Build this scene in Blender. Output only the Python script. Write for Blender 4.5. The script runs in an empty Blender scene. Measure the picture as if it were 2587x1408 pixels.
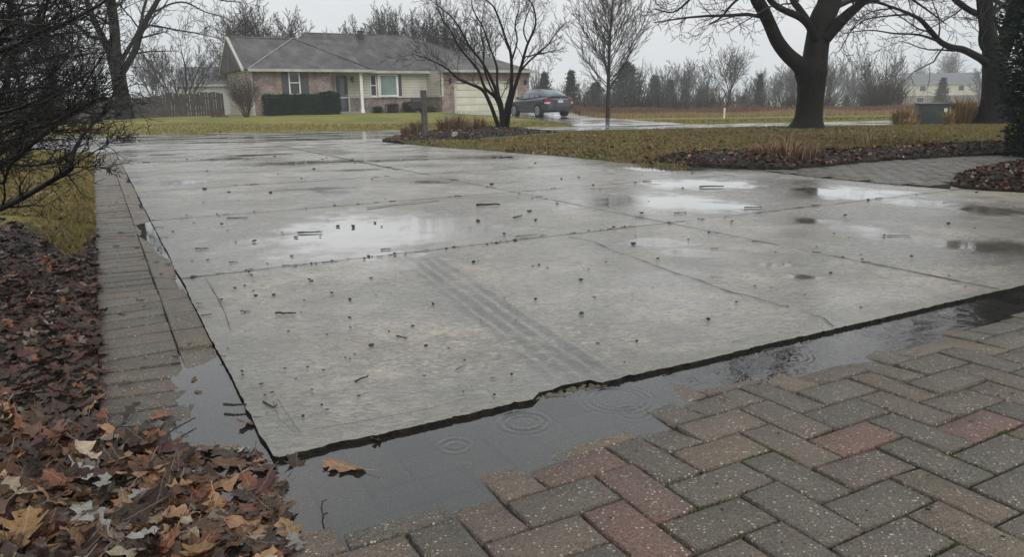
HAZE = 0.0013
EXPO = 0.54
import bpy, bmesh, math, random
import numpy as np
from mathutils import Vector, Matrix, noise as mn
from mathutils.geometry import delaunay_2d_cdt
PI = math.pi
R = math.radians
rnd = random.Random(7)
rng = np.random.default_rng(7)
scene = bpy.context.scene
COL = scene.collection
# ------------------------------------------------------------------ camera model
W, Hh, F = 2587.0, 1408.0, 1870.0
CX, CY, HZ, CAMZ, ROLL = W / 2, Hh / 2, 257.0, 0.9, R(0.8)
TH = math.atan((CY - HZ) / F)
def ray(px, py):
    x = (px - CX) / F; y = -(py - CY) / F
    c, s = math.cos(ROLL), math.sin(ROLL)
    x, y = x * c + y * s, -x * s + y * c
    ct, st = math.cos(TH), math.sin(TH)
    return Vector((x, ct + y * st, -st + y * ct))
def G(px, py, z=0.0):                       # point of the photograph on a level plane
    d = ray(px, py); t = (z - CAMZ) / d.z
    return Vector((d.x * t, d.y * t, z))
def at(px, py, D):                          # point of the photograph at a distance D ahead
    d = ray(px, py); t = D / d.y
    return Vector((d.x * t, D, CAMZ + d.z * t))
def proj(p):
    X, Y, Z = p[0], p[1], p[2] - CAMZ
    ct, st = math.cos(TH), math.sin(TH)
    d = Y * ct - Z * st; y = (Y * st + Z * ct) / d; x = X / d
    c, s = math.cos(ROLL), math.sin(ROLL)
    x, y = x * c - y * s, x * s + y * c
    return (CX + x * F, CY - y * F)
cd = bpy.data.cameras.new('camera'); cam = bpy.data.objects.new('camera', cd); COL.objects.link(cam)
cd.sensor_width = 36; cd.lens = F / W * 36; cd.clip_start = 0.05; cd.clip_end = 2000
cam.matrix_world = Matrix.Translation((0, 0, CAMZ)) @ Matrix.Rotation(PI / 2 - TH, 4, 'X') @ Matrix.Rotation(ROLL * -1, 4, 'Z')
scene.camera = cam
# driveway frame: s runs to the right along the front edge, t away from the camera
O0 = G(690, 1160); AN = R(28.7)
SA = Vector((math.cos(AN), math.sin(AN), 0)); TA = Vector((-math.sin(AN), math.cos(AN), 0))
def ST(s, t, z=0.0):
    p = O0 + SA * s + TA * t; return Vector((p.x, p.y, z))
def toST(p):
    d = Vector((p[0], p[1], 0)) - O0; return d.dot(SA), d.dot(TA)
# house frame
HX, HY, HA, EV = -14.568, 42.237, 0.516, 2.858
HU = Vector((math.cos(HA), math.sin(HA), 0)); HV = Vector((-math.sin(HA), math.cos(HA), 0))
def sstep(a, b, x):
    t = min(1, max(0, (x - a) / (b - a))); return t * t * (3 - 2 * t)
def ter(x, y):                              # lie of the land across the street
    d = Vector((x - HX, y - HY, 0)); u, v = d.dot(HU), d.dot(HV)
    e = math.hypot(max(0, -2 - u, u - 19), max(0, -2.5 - v, v - 9))
    return 0.30 * (1 - sstep(0, 11, e)) * sstep(25.5, 31, y) + .02 * sstep(26, 28, y) - 1.5 * sstep(56, 150, y)
def GT(px, py):
    z = 0.0
    for _ in range(12):
        p = G(px, py, z); z = z * .5 + .5 * ter(p.x, p.y)
    return G(px, py, z)
# ------------------------------------------------------------------ objects
def tag(o, label=None, cat=None, group=None, kind=None):
    for k, v in (('label', label), ('category', cat), ('group', group), ('kind', kind)):
        if v: o[k] = v
    return o
def empty(name, loc=(0, 0, 0), rz=0.0, **k):
    o = bpy.data.objects.new(name, None); COL.objects.link(o); o.location = loc; o.rotation_euler = (0, 0, rz)
    o.empty_display_size = .1
    return tag(o, **k)
def link(name, me, mat=None, parent=None, smooth=False, **k):
    o = bpy.data.objects.new(name, me); COL.objects.link(o)
    if mat is not None and not me.materials:
        for m in (mat if isinstance(mat, (list, tuple)) else [mat]): me.materials.append(m)
    if smooth: me.polygons.foreach_set('use_smooth', [True] * len(me.polygons))
    if parent: o.parent = parent
    return tag(o, **k)
def mesh_np(name, V, faces, colors=None, matidx=None):
    """faces: list of int arrays (n,k)"""
    me = bpy.data.meshes.new(name)
    V = np.asarray(V, np.float32); me.vertices.add(len(V)); me.vertices.foreach_set('co', V.ravel())
    faces = [np.asarray(f, np.int32) for f in faces if len(f)]
    loops = np.concatenate([f.ravel() for f in faces]); tot = np.concatenate([np.full(len(f), f.shape[1], np.int32) for f in faces])
    st = np.concatenate([[0], np.cumsum(tot)[:-1]]).astype(np.int32)
    me.loops.add(len(loops)); me.loops.foreach_set('vertex_index', loops)
    me.polygons.add(len(tot)); me.polygons.foreach_set('loop_start', st); me.polygons.foreach_set('loop_total', tot)
    if matidx is not None: me.polygons.foreach_set('material_index', np.asarray(matidx, np.int32))
    me.update(calc_edges=True); me.validate()
    if colors is not None:
        ca = me.color_attributes.new('tint', 'FLOAT_COLOR', 'POINT')
        c = np.ones((len(V), 4), np.float32); c[:, :3] = colors; ca.data.foreach_set('color', c.ravel())
    return me
class MB:                                   # collects simple shapes into ONE mesh
    def __init__(s): s.v = []; s.f = []
    def add(s, vs, fs):
        b = len(s.v); s.v += [tuple(v) for v in vs]; s.f += [tuple(b + i for i in f) for f in fs]
    def box(s, x0, x1, y0, y1, z0, z1):
        s.add([(x0, y0, z0), (x1, y0, z0), (x1, y1, z0), (x0, y1, z0), (x0, y0, z1), (x1, y0, z1), (x1, y1, z1), (x0, y1, z1)],
              [(0, 3, 2, 1), (4, 5, 6, 7), (0, 1, 5, 4), (1, 2, 6, 5), (2, 3, 7, 6), (3, 0, 4, 7)]); return s
    def cyl(s, a, b, r0, r1=None, n=10):
        r1 = r0 if r1 is None else r1; a = Vector(a); b = Vector(b); t = (b - a).normalized()
        u = t.orthogonal().normalized(); w = t.cross(u); vs = []
        for p, r in ((a, r0), (b, r1)):
            for i in range(n):
                an = 2 * PI * i / n; vs.append(p + u * (r * math.cos(an)) + w * (r * math.sin(an)))
        s.add(vs, [(i, (i + 1) % n, n + (i + 1) % n, n + i) for i in range(n)] + [tuple(range(n - 1, -1, -1)), tuple(range(n, 2 * n))]); return s
    def poly(s, pts): s.add(pts, [tuple(range(len(pts)))]); return s
    def prism(s, pts, off):                 # extrude polygon by vector
        n = len(pts); off = Vector(off); P = [Vector(p) for p in pts]
        s.add(P + [p + off for p in P], [tuple(range(n - 1, -1, -1)), tuple(range(n, 2 * n))] + [(i, (i + 1) % n, n + (i + 1) % n, n + i) for i in range(n)]); return s
    def build(s, name, mat, parent=None, bevel=0, smooth=False, **k):
        me = bpy.data.meshes.new(name); me.from_pydata(s.v, [], s.f)
        bm = bmesh.new(); bm.from_mesh(me); bmesh.ops.recalc_face_normals(bm, faces=bm.faces)
        if bevel:
            bmesh.ops.bevel(bm, geom=list(bm.edges), offset=bevel, segments=2, affect='EDGES', clamp_overlap=True)
        bm.to_mesh(me); bm.free()
        return link(name, me, mat, parent, smooth, **k)
def copy_tree(o, parent=None):
    c = o.copy(); COL.objects.link(c)
    if parent is not None: c.parent = parent
    for ch in o.children: copy_tree(ch, c)
    return c
# ------------------------------------------------------------------ node helpers
class N:
    def __init__(s, name):
        s.m = bpy.data.materials.new(name); s.m.use_nodes = True; s.t = s.m.node_tree; s.t.nodes.clear()
        s.out = s.t.nodes.new('ShaderNodeOutputMaterial'); s._P = None
    def nd(s, typ, ins=None, **props):
        n = s.t.nodes.new('ShaderNode' + typ)
        for k, v in props.items(): setattr(n, k, v)
        for k, v in (ins or {}).items(): s.set(n.inputs[k], v)
        return n
    def set(s, i, v):
        if isinstance(v, bpy.types.NodeSocket): s.t.links.new(v, i)
        elif isinstance(v, (tuple, list)) and len(v) == 3 and i.type == 'RGBA': i.default_value = (*v, 1)
        else: i.default_value = v
    def P(s):
        if s._P is None: s._P = s.nd('NewGeometry').outputs['Position']
        return s._P
    def m2(s, op, a, b=0.0, c=0.0, clamp=False):
        n = s.nd('Math', operation=op, use_clamp=clamp); s.set(n.inputs[0], a); s.set(n.inputs[1], b); s.set(n.inputs[2], c); return n.outputs[0]
    def v2(s, op, a, b=(0, 0, 0)):
        n = s.nd('VectorMath', operation=op); s.set(n.inputs[0], a); s.set(n.inputs[1], b)
        return n.outputs['Value'] if op in ('DOT_PRODUCT', 'LENGTH', 'DISTANCE') else n.outputs[0]
    def noise(s, scale, detail=3, rough=.5, vec=None, dist=0.0):
        n = s.nd('TexNoise', {'Scale': scale, 'Detail': detail, 'Roughness': rough, 'Distortion': dist}); s.set(n.inputs['Vector'], vec if vec is not None else s.P()); return n.outputs[0]
    def vor(s, scale, vec=None, feature='F1', out='Distance', rand=1.0):
        n = s.nd('TexVoronoi', {'Scale': scale, 'Randomness': rand}, feature=feature); s.set(n.inputs['Vector'], vec if vec is not None else s.P()); return n.outputs[out]
    def ramp(s, f, stops, interp='LINEAR'):
        n = s.nd('ValToRGB'); s.set(n.inputs[0], f); cr = n.color_ramp; cr.interpolation = interp
        while len(cr.elements) < len(stops): cr.elements.new(.5)
        for e, (p, c) in zip(cr.elements, stops):
            e.position = p; e.color = (c, c, c, 1) if not isinstance(c, (tuple, list)) else (*c[:3], 1)
        return n.outputs[0]
    def rng(s, f, a, b, c=0.0, d=1.0, smooth=False):
        n = s.nd('MapRange', interpolation_type='SMOOTHSTEP' if smooth else 'LINEAR'); s.set(n.inputs[0], f)
        for i, v in enumerate((a, b, c, d)): s.set(n.inputs[i + 1], v)
        return n.outputs[0]
    def mix(s, f, a, b, blend='MIX'):
        n = s.nd('Mix', data_type='RGBA', blend_type=blend); s.set(n.inputs[0], f); s.set(n.inputs[6], a); s.set(n.inputs[7], b); return n.outputs[2]
    def bump(s, h, strength=.5, dist=.01, nrm=None):
        n = s.nd('Bump', {'Strength': strength, 'Distance': dist, 'Height': h})
        if nrm is not None: s.set(n.inputs['Normal'], nrm)
        return n.outputs[0]
    def bsdf(s, color, rough=.6, nrm=None, **ins):
        d = {'Base Color': color, 'Roughness': rough}
        if nrm is not None: d['Normal'] = nrm
        d.update({k.replace('_', ' '): v for k, v in ins.items()})
        b = s.nd('BsdfPrincipled', d); s.t.links.new(b.outputs[0], s.out.inputs[0]); return s.m
def simple(name, c1, c2=None, scale=5, rough=.6, bs=.0, bscale=40, bd=.01, detail=4, obj=False, vec=None, **k):
    n = N(name); v = n.nd('TexCoord').outputs['Object'] if obj else n.P()
    c2 = c2 or tuple(x * .7 for x in c1)
    col = n.mix(n.rng(n.noise(scale, detail, .6, v), .35, .65), c1, c2)
    nr = n.bump(n.noise(bscale, 3, .6, v), bs, bd) if bs else None
    return n.bsdf(col, rough, nr, **k)
# ------------------------------------------------------------------ world, sun, haze
SUN_EL, SUN_AZ = R(38), R(150)
w = bpy.data.worlds.new("World"); scene.world = w; w.use_nodes = True
wt = w.node_tree; wt.nodes.clear()
def wn(t, **p):
    n = wt.nodes.new('ShaderNode' + t)
    for k, v in p.items(): setattr(n, k, v)
    return n
wo = wn('OutputWorld'); bg = wn('Background'); sky = wn('TexSky', sky_type='NISHITA')
sky.sun_disc = False; sky.sun_elevation = SUN_EL; sky.sun_rotation = SUN_AZ; sky.air_density = 1; sky.dust_density = 6; sky.ozone_density = 1
hs = wn('HueSaturation'); hs.inputs['Saturation'].default_value = .12
wt.links.new(sky.outputs[0], hs.inputs['Color'])
tc = wn('TexCoord'); mp = wn('Mapping'); mp.inputs['Scale'].default_value = (1, 1, 2.6); wt.links.new(tc.outputs['Generated'], mp.inputs[0])
nz = wn('TexNoise'); nz.inputs['Scale'].default_value = 1.6; nz.inputs['Detail'].default_value = 5; nz.inputs['Roughness'].default_value = .5
wt.links.new(mp.outputs[0], nz.inputs['Vector'])
cr = wn('ValToRGB'); cr.color_ramp.elements[0].position = .38; cr.color_ramp.elements[1].position = .64
cr.color_ramp.elements[0].color = (.72, .78, .83, 1); cr.color_ramp.elements[1].color = (.97, .985, 1, 1)
wt.links.new(nz.outputs[0], cr.inputs[0])
mx = wn('Mix', data_type='RGBA'); mx.inputs[0].default_value = .9       # overcast layer under the clear sky model
wt.links.new(hs.outputs[0], mx.inputs[6]); sc_ = wn('VectorMath', operation='SCALE'); sc_.inputs['Scale'].default_value = 6.6; wt.links.new(cr.outputs[0], sc_.inputs[0]); wt.links.new(sc_.outputs[0], mx.inputs[7])
wt.links.new(mx.outputs[2], bg.inputs[0]); bg.inputs[1].default_value = .1; wt.links.new(bg.outputs[0], wo.inputs[0])
sl = bpy.data.lights.new('sun', 'SUN'); sl.energy = 1.1; sl.angle = R(45); sl.color = (1, .97, .93)
so = bpy.data.objects.new('sun', sl); COL.objects.link(so); so.location = (0, 0, 60)
so.rotation_euler = (PI / 2 - SUN_EL, 0, PI - SUN_AZ)
scene.view_settings.view_transform = 'Standard'; scene.view_settings.look = 'None'
scene.view_settings.exposure = EXPO; scene.view_settings.gamma = 1
scene.cycles.max_bounces = 6; scene.cycles.diffuse_bounces = 3; scene.cycles.glossy_bounces = 3; scene.cycles.transparent_max_bounces = 12; scene.cycles.volume_bounces = 2
scene.cycles.use_denoising = True; scene.cycles.volume_step_rate = 5
scene.cycles.sample_clamp_indirect = 4
if HAZE > 0:
    hz_ = MB().box(-150, 150, -8, 225, -3, 27)
    vm = bpy.data.materials.new('haze'); vm.use_nodes = True; vt = vm.node_tree; vt.nodes.clear()
    vo = vt.nodes.new('ShaderNodeOutputMaterial'); pv = vt.nodes.new('ShaderNodeVolumePrincipled')
    pv.inputs['Color'].default_value = (.93, .96, 1, 1); pv.inputs['Density'].default_value = HAZE; pv.inputs['Anisotropy'].default_value = .0
    vt.links.new(pv.outputs[0], vo.inputs['Volume'])
    hz_.build('haze', vm, kind='stuff', label='thin grey mist hanging over the far trees')
# ------------------------------------------------------------------ ground materials
def inpoly(x, y, P):
    c = False; j = len(P) - 1
    for i in range(len(P)):
        xi, yi = P[i][0], P[i][1]; xj, yj = P[j][0], P[j][1]
        if (yi > y) != (yj > y) and x < (xj - xi) * (y - yi) / (yj - yi) + xi: c = not c
        j = i
    return c
def sdist(x, y, P):                        # negative inside
    best = 1e9; n = len(P)
    for i in range(n):
        ax, ay = P[i][0], P[i][1]; bx, by = P[(i + 1) % n][0], P[(i + 1) % n][1]
        dx, dy = bx - ax, by - ay; L = dx * dx + dy * dy or 1e-9
        t = max(0, min(1, ((x - ax) * dx + (y - ay) * dy) / L))
        d = (x - ax - t * dx) ** 2 + (y - ay - t * dy) ** 2
        if d < best: best = d
    d = math.sqrt(best)
    return -d if inpoly(x, y, P) else d
def nz3(x, y, z=0.0): return mn.noise(Vector((x, y, z)))
def region(name, P, hf, mat, smin=.05, k=.02, skirt=.06, jit=.0, smooth=True, **kw):
    """ground sheet over polygon P (world xy); hf(x, y, d) gives the height, d = distance from the border"""
    P = [(p[0], p[1]) for p in P]; B = []
    for i in range(len(P)):
        a, b = P[i], P[(i + 1) % len(P)]; L = math.dist(a, b); D = max(.8, (a[1] + b[1]) / 2)
        n = max(1, min(400, int(L / max(smin, k * min(D, 60)))))
        for q in range(n):
            t = q / n; x, y = a[0] + (b[0] - a[0]) * t, a[1] + (b[1] - a[1]) * t
            if jit and q: x += jit * nz3(x * 3, y * 3, 1) + jit * .6 * nz3(x * 14, y * 14, 2); y += jit * nz3(x * 3, y * 3, 5) + jit * .6 * nz3(x * 14, y * 14, 6)
            B.append((x, y))
    ys = [p[1] for p in B]; xs = [p[0] for p in B]; pts = list(B); y = min(ys) + .5 * smin
    y = max(y, -3)
    while y < max(ys):
        s = max(smin, k * max(y, .5)); x = min(xs) + rnd.random() * s
        while x < max(xs):
            X, Y = x + (rnd.random() - .5) * s * .5, y + (rnd.random() - .5) * s * .5
            if inpoly(X, Y, B): pts.append((X, Y))
            x += s
        y += s
    nb = len(B)
    res = delaunay_2d_cdt([Vector(p) for p in pts], [(i, (i + 1) % nb) for i in range(nb)], [], 1, 1e-5)
    vv, ff = res[0], res[2]
    V = [(v.x, v.y, hf(v.x, v.y, -sdist(v.x, v.y, P) if len(P) < 60 else 1)) for v in vv]
    F3 = [tuple(f) if True else f for f in ff]
    cnt = {}
    for f in F3:
        for i in range(3):
            e = (f[i], f[(i + 1) % 3]); cnt[e] = 1
    sk = [e for e in cnt if (e[1], e[0]) not in cnt]
    base = {}; dup = {}
    Q = []
    for a, b in sk:
        for v in (a, b):
            if v not in base:
                dup[v] = len(V); V.append(V[v]); base[v] = len(V); V.append((V[v][0], V[v][1], V[v][2] - skirt))
        Q.append((dup[b], dup[a], base[a], base[b]))
    mi = [0] * len(F3) + [1 if isinstance(mat, (list, tuple)) else 0] * len(Q)
    me = mesh_np(name, V, [F3, Q], matidx=mi)
    o = link(name, me, mat, smooth=False, kind='structure', **kw)
    if smooth: me.polygons.foreach_set('use_smooth', [True] * len(F3) + [False] * len(Q))
    return o
# water level of the gutter puddle
WL = -0.013
PUD = [ST(-.42, -.16), ST(-.46, -.5), G(440, 1480, WL), G(700, 1425, WL), G(790, 1374, WL), G(935, 1328, WL), G(1100, 1283, WL), G(1232, 1243, WL), G(1300, 1228, WL), G(1400, 1175, WL), G(1470, 1132, WL),
       G(1560, 1112, WL), G(1690, 1064, WL), G(1745, 1012, WL), G(1800, 985, WL), G(1990, 953, WL), G(2080, 945, WL), G(2200, 902, WL), G(2350, 868, WL),
       G(2440, 834, WL), G(2587, 800, WL), G(2850, 735, WL), G(3100, 690, WL), ST(5.5, .04), ST(0.02, .04),
       G(565, 880, WL), G(520, 885, WL), G(470, 900, WL), G(450, 945, WL), G(478, 1030, WL), G(452, 1120, WL)]
PUD = [(p.x, p.y) for p in PUD]
PATCH = [[tuple(G(u, v, WL).xy) for u, v in q] for q in (((345, 562), (405, 560), (432, 610), (455, 670), (395, 640), (350, 600)), ((420, 690), (455, 690), (478, 740), (440, 745)), ((300, 690), (360, 680), (372, 700), (300, 712)), ((350, 500), (380, 498), (392, 530), (352, 528)), ((325, 440), (345, 440), (352, 462), (322, 462)))]
def pdist(x, y): return min([sdist(x, y, PUD)] + [sdist(x, y, q) for q in PATCH])
def ell(cx, cy, hx, hy):                    # a wet hollow seen at a pixel: centre, half width, half depth in metres
    c = G(cx, cy); rx = (G(cx + hx, cy) - c).length; ry = (G(cx, cy - hy) - G(cx, cy + hy)).length / 2
    return (c, rx, ry, math.atan2(-c.x, c.y))
HOLLOWS = [(920, 582, 255, 60), (1110, 572, 150, 42), (1690, 425, 140, 12), (1770, 464, 190, 15), (1640, 508, 210, 20), (1790, 520, 150, 14), (2150, 488, 160, 19), (2320, 512, 120, 11),
           (2060, 560, 60, 8), (2140, 576, 80, 9), (2240, 598, 90, 9), (1640, 612, 110, 12), (1770, 640, 110, 10), (1950, 670, 60, 9), (2030, 700, 60, 8), (2480, 530, 90, 10), (2480, 622, 150, 16), (840, 490, 60, 16), (800, 478, 130, 5),
           (760, 412, 150, 5), (560, 402, 60, 4), (650, 392, 90, 3), (1250, 398, 90, 4), (1090, 460, 60, 4), (480, 460, 50, 6), (400, 392, 60, 2), (980, 405, 120, 2.2), (900, 430, 70, 3)]
def concrete(name, hollows=True, marks=True, base=(.45, .395, .315), base2=(.24, .214, .175)):
    n = N(name); P = n.P()
    big = n.noise(.55, 4, .6); mid = n.noise(3.1, 4, .6); fine = n.noise(90, 3, .7)
    st = n.v2('MULTIPLY', P, (.55, 1.6, 1.0)); streak = n.noise(1.3, 6, .62, st, .4)
    blot = n.noise(1.7, 7, .72, n.v2('ADD', P, (2, 5, 0)), .3); col = n.mix(n.rng(n.m2('ADD', n.m2('MULTIPLY', big, .5), n.m2('MULTIPLY', blot, .5)), .455, .545), base, base2)  # pale blotches: mottling, plus broad sky sheen put into the base colour
    col = n.mix(n.rng(mid, .4, .75), col, (.20, .19, .16))
    worm = n.noise(34, 3, .6, n.v2('MULTIPLY', P, (.7, 1.3, 1)), 1.5); col = n.mix(n.m2('MULTIPLY', n.rng(worm, .5, .62), .75), col, (.11, .103, .092)); col = n.mix(n.m2('MULTIPLY', n.rng(worm, .45, .36), .6), col, (.46, .44, .38)); col = n.mix(n.m2('MULTIPLY', n.rng(fine, .52, .72), .5), col, (.11, .11, .10))
    sp = n.vor(75); spk = n.m2('LESS_THAN', sp, .12); spm = n.m2('GREATER_THAN', n.noise(37, 1), .6)
    col = n.mix(n.m2('MULTIPLY', n.m2('MULTIPLY', spk, spm), .7), col, (.6, .58, .52))
    film = n.rng(streak, .40, .60, 0, 1, True)
    mask = None
    if hollows:
        wob = n.m2('MULTIPLY', n.m2('SUBTRACT', n.noise(3.3, 7, .70), .5), 2.5)
        for h in HOLLOWS:
            c, rx, ry, an = ell(*h)
            d = n.v2('SUBTRACT', P, tuple(c)); ca, sa = math.cos(an), math.sin(an)
            # x' along the across direction, y' along the line away
            X = n.v2('DOT_PRODUCT', d, (ca / rx, sa / rx, 0)); Y = n.v2('DOT_PRODUCT', d, (-sa / ry, ca / ry, 0))
            q = n.m2('SQRT', n.m2('ADD', n.m2('MULTIPLY', X, X), n.m2('MULTIPLY', Y, Y)))
            mask = q if mask is None else n.m2('SMOOTH_MIN', mask, q, .25)
        mask = n.rng(n.m2('ADD', mask, wob), 1.75, .45, 0, 1, True)
    else: mask = n.rng(n.noise(.9, 6, .65, n.v2('MULTIPLY', P, (.5, 2.2, 1)), .3), .40, .58, 0, 1, True)
    wet = n.m2('MAXIMUM', n.m2('MULTIPLY', film, .55), mask)
    stain = n.noise(.9, 6, .7, n.v2('ADD', P, (7, 3, 0))); col = n.mix(n.m2('MULTIPLY', n.rng(stain, .52, .66), .5), col, (.15, .13, .098)); col = n.mix(n.m2('MULTIPLY', wet, .5), col, (.088, .083, .07))
    if marks:
        dO = n.v2('SUBTRACT', P, tuple(O0)); sS = n.v2('DOT_PRODUCT', dO, tuple(SA)); tT = n.v2('DOT_PRODUCT', dO, tuple(TA)); ed = n.m2('MINIMUM', sS, tT)
        er = n.rng(n.m2('ADD', ed, n.m2('MULTIPLY', n.m2('SUBTRACT', n.noise(5, 5, .7), .5), .5)), .34, -.05, 0, .55, True); col = n.mix(er, col, (.10, .098, .08))
        A, B = G(1045, 640), G(1545, 1000); dv = (B - A); L = dv.length; dv.normalize(); pv = Vector((-dv.y, dv.x, 0))
        dd = n.v2('SUBTRACT', P, tuple(A)); a = n.m2('DIVIDE', n.v2('DOT_PRODUCT', dd, tuple(dv)), L); b = n.v2('DOT_PRODUCT', dd, tuple(pv))
        b = n.m2('ADD', b, n.m2('MULTIPLY', n.m2('SUBTRACT', n.noise(3, 3), .5), .03))
        win = n.m2('MULTIPLY', n.rng(n.m2('ABSOLUTE', b), .16, .09, 0, 1, True), n.m2('MULTIPLY', n.rng(a, -.02, .05), n.rng(a, 1.04, .9)))
        s = n.m2('SINE', n.m2('MULTIPLY', b, 2 * PI / .068)); rag = n.rng(n.noise(14, 4, .7), .35, .62)
        dk = n.m2('MULTIPLY', n.m2('MULTIPLY', n.rng(s, -1.0, .3, .25, 1), win), n.rng(n.m2('ADD', n.m2('MULTIPLY', n.noise(9, 5, .75), .5), n.m2('MULTIPLY', n.noise(2.1, 4, .7), .5)), .40, .53, .12, 1)); lt = n.m2('MULTIPLY', n.m2('MULTIPLY', n.rng(s, -.80, -1.0), win), n.rng(n.noise(2.2, 4, .7), .5, .62))
        col = n.mix(n.m2('MULTIPLY', dk, .85), col, (.062, .066, .066)); col = n.mix(n.m2('MULTIPLY', lt, .35), col, (.34, .34, .33))
    rough = n.m2('MULTIPLY', n.rng(wet, 0, 1, .36, .17), n.rng(mask, .12, .95, 1, .10))
    h = n.m2('ADD', n.m2('MULTIPLY', fine, .5), n.noise(24, 4, .65, n.v2('MULTIPLY', P, (.6, 1.5, 1))))
    bs = n.rng(mask, .2, 1, .95, .03)
    sheen = n.noise(.75, 5, .62, n.v2('ADD', P, (11, 4, 0))); b2 = n.nd('Bump', {'Distance': .009, 'Height': n.m2('ADD', h, n.m2('MULTIPLY', worm, .8))}); n.set(b2.inputs['Strength'], n.m2('MULTIPLY', bs, n.rng(sheen, .42, .58, .65, .2)))
    b_ = n.nd('Bump', {'Distance': .014, 'Height': n.m2('ADD', h, n.m2('MULTIPLY', worm, .8))}); n.set(b_.inputs['Strength'], bs)
    return n.bsdf(col, rough, b_.outputs[0], Specular_IOR_Level=.6, IOR=1.45, Coat_Weight=n.rng(wet, 0, .5, .55, 1.0), Coat_Roughness=n.m2('MULTIPLY', n.rng(sheen, .42, .58, .32, .10), n.rng(mask, .1, .95, 1, .2)), Coat_IOR=1.6, Coat_Normal=b2.outputs[0])
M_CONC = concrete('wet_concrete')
M_ROAD = concrete('wet_road', False, False, (.16, .16, .155), (.12, .122, .12))
M_EDGE = simple('mossy_slab_edge', (.022, .020, .013), (.006, .006, .005), 30, .85, .8, 80, Specular_IOR_Level=.1)
M_JOINT = simple('joint_dirt', (.012, .011, .009), (.03, .027, .022), 9, .85, .5, 120, Specular_IOR_Level=.1)
def grass_mat(name, a, b, c):
    n = N(name); f = n.noise(1.1, 5, .65); g = n.noise(14, 4, .7); q = n.noise(.22, 3, .5)
    st = n.noise(9, 4, .7, n.v2('MULTIPLY', n.P(), (1, .35, 1)))
    col = n.mix(n.rng(f, .38, .62), a, b); col = n.mix(n.rng(q, .45, .6), col, c); col = n.mix(n.m2('MULTIPLY', n.rng(n.noise(.45, 5, .7, n.v2('ADD', n.P(), (30, 3, 0))), .52, .66), .55), col, (.13, .095, .045))
    col = n.mix(n.m2('MULTIPLY', n.rng(g, .5, .72), .6), col, (.045, .05, .02)); col = n.mix(n.m2('MULTIPLY', n.rng(st, .55, .7), .5), col, (.22, .19, .09))
    return n.bsdf(col, .75, n.bump(n.noise(45, 4, .8), 1.0, .03), Specular_IOR_Level=.2)
M_LAWN = grass_mat('dormant_lawn', (.235, .22, .042), (.28, .235, .06), (.155, .18, .035))
M_LAWN2 = grass_mat('leafy_lawn', (.135, .135, .045), (.16, .135, .055), (.09, .11, .035))
M_FIELD = grass_mat('field_turf', (.13, .12, .05), (.17, .14, .07), (.11, .1, .045))
M_SOIL = simple('wet_soil', (.030, .023, .018), (.012, .010, .008), 6, .7, 1.0, 30, .03, Specular_IOR_Level=.2)
# ------------------------------------------------------------------ setting
# wide ground to the horizon
MB().poly([(-700, -60, -1.9), (700, -60, -1.9), (700, 900, -1.9), (-700, 900, -1.9)]).build('ground', M_FIELD, kind='structure')
def lerp_line(p, q, x): return p[1] + (q[1] - p[1]) * (x - p[0]) / (q[0] - p[0])
RN = (G(240, 370), G(1950, 325)); RF = (G(250, 341), G(2000, 308))
def rn(x): return lerp_line(RN[0], RN[1], x)
def rf(x): return lerp_line(RF[0], RF[1], x)
xs = [-70 + 5 * i for i in range(33)]
region('road', [(x, rn(x) - .6) for x in (-75, 85)] + [(x, rf(x) + .4) for x in (85, -75)], lambda x, y, d: -.006, M_ROAD, .5, .05)
# driveway slab with ragged front edge and broken corner
edge = []
edge.append(ST(.004, .016)); s = 0.016; sc0, sc1 = toST(G(1338, 1026))[0], toST(G(1530, 972))[0]
CHIP = [toST(G(*p)) for p in ((1345, 1010), (1362, 992), (1395, 985), (1420, 974), (1455, 968), (1490, 960), (1512, 966))]
while s < 6.5:
    if sc0 < s < sc1:
        for c in CHIP: edge.append(ST(c[0], c[1]))
        s = sc1
    t = .010 * mn.noise(Vector((s * 3, 0, 3))) + .007 * mn.noise(Vector((s * 22, 1, 3))) + .006 * mn.noise(Vector((s * 70, 1, 3))) + (.009 if mn.noise(Vector((s * 9, 4, 1))) > .42 else 0)
    edge.append(ST(s, max(-.004, t))); s += .012 if s < 3.2 else .05
DRV = [(p.x, p.y) for p in edge] + [tuple(ST(30, 0).xy), tuple(ST(30, 9).xy), (38, rn(38)), (-11.2, rn(-11.2)), tuple(ST(-2.4, 15.45).xy), tuple(ST(-.42, 15.45).xy), tuple(ST(-.42, 15.3).xy), tuple(ST(0, 15.3).xy)] + [tuple(ST(.007 * mn.noise(Vector((t_ * 2, 5, 1))) + .005 * mn.noise(Vector((t_ * 14, 5, 1))) + .0025 * mn.noise(Vector((t_ * 60, 5, 1))), t_).xy) for t_ in [8 - .03 * q for q in range(1, 264)]]
region('driveway', DRV, lambda x, y, d: 0.0, [M_CONC, M_EDGE], .25, .09, .07)
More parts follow.
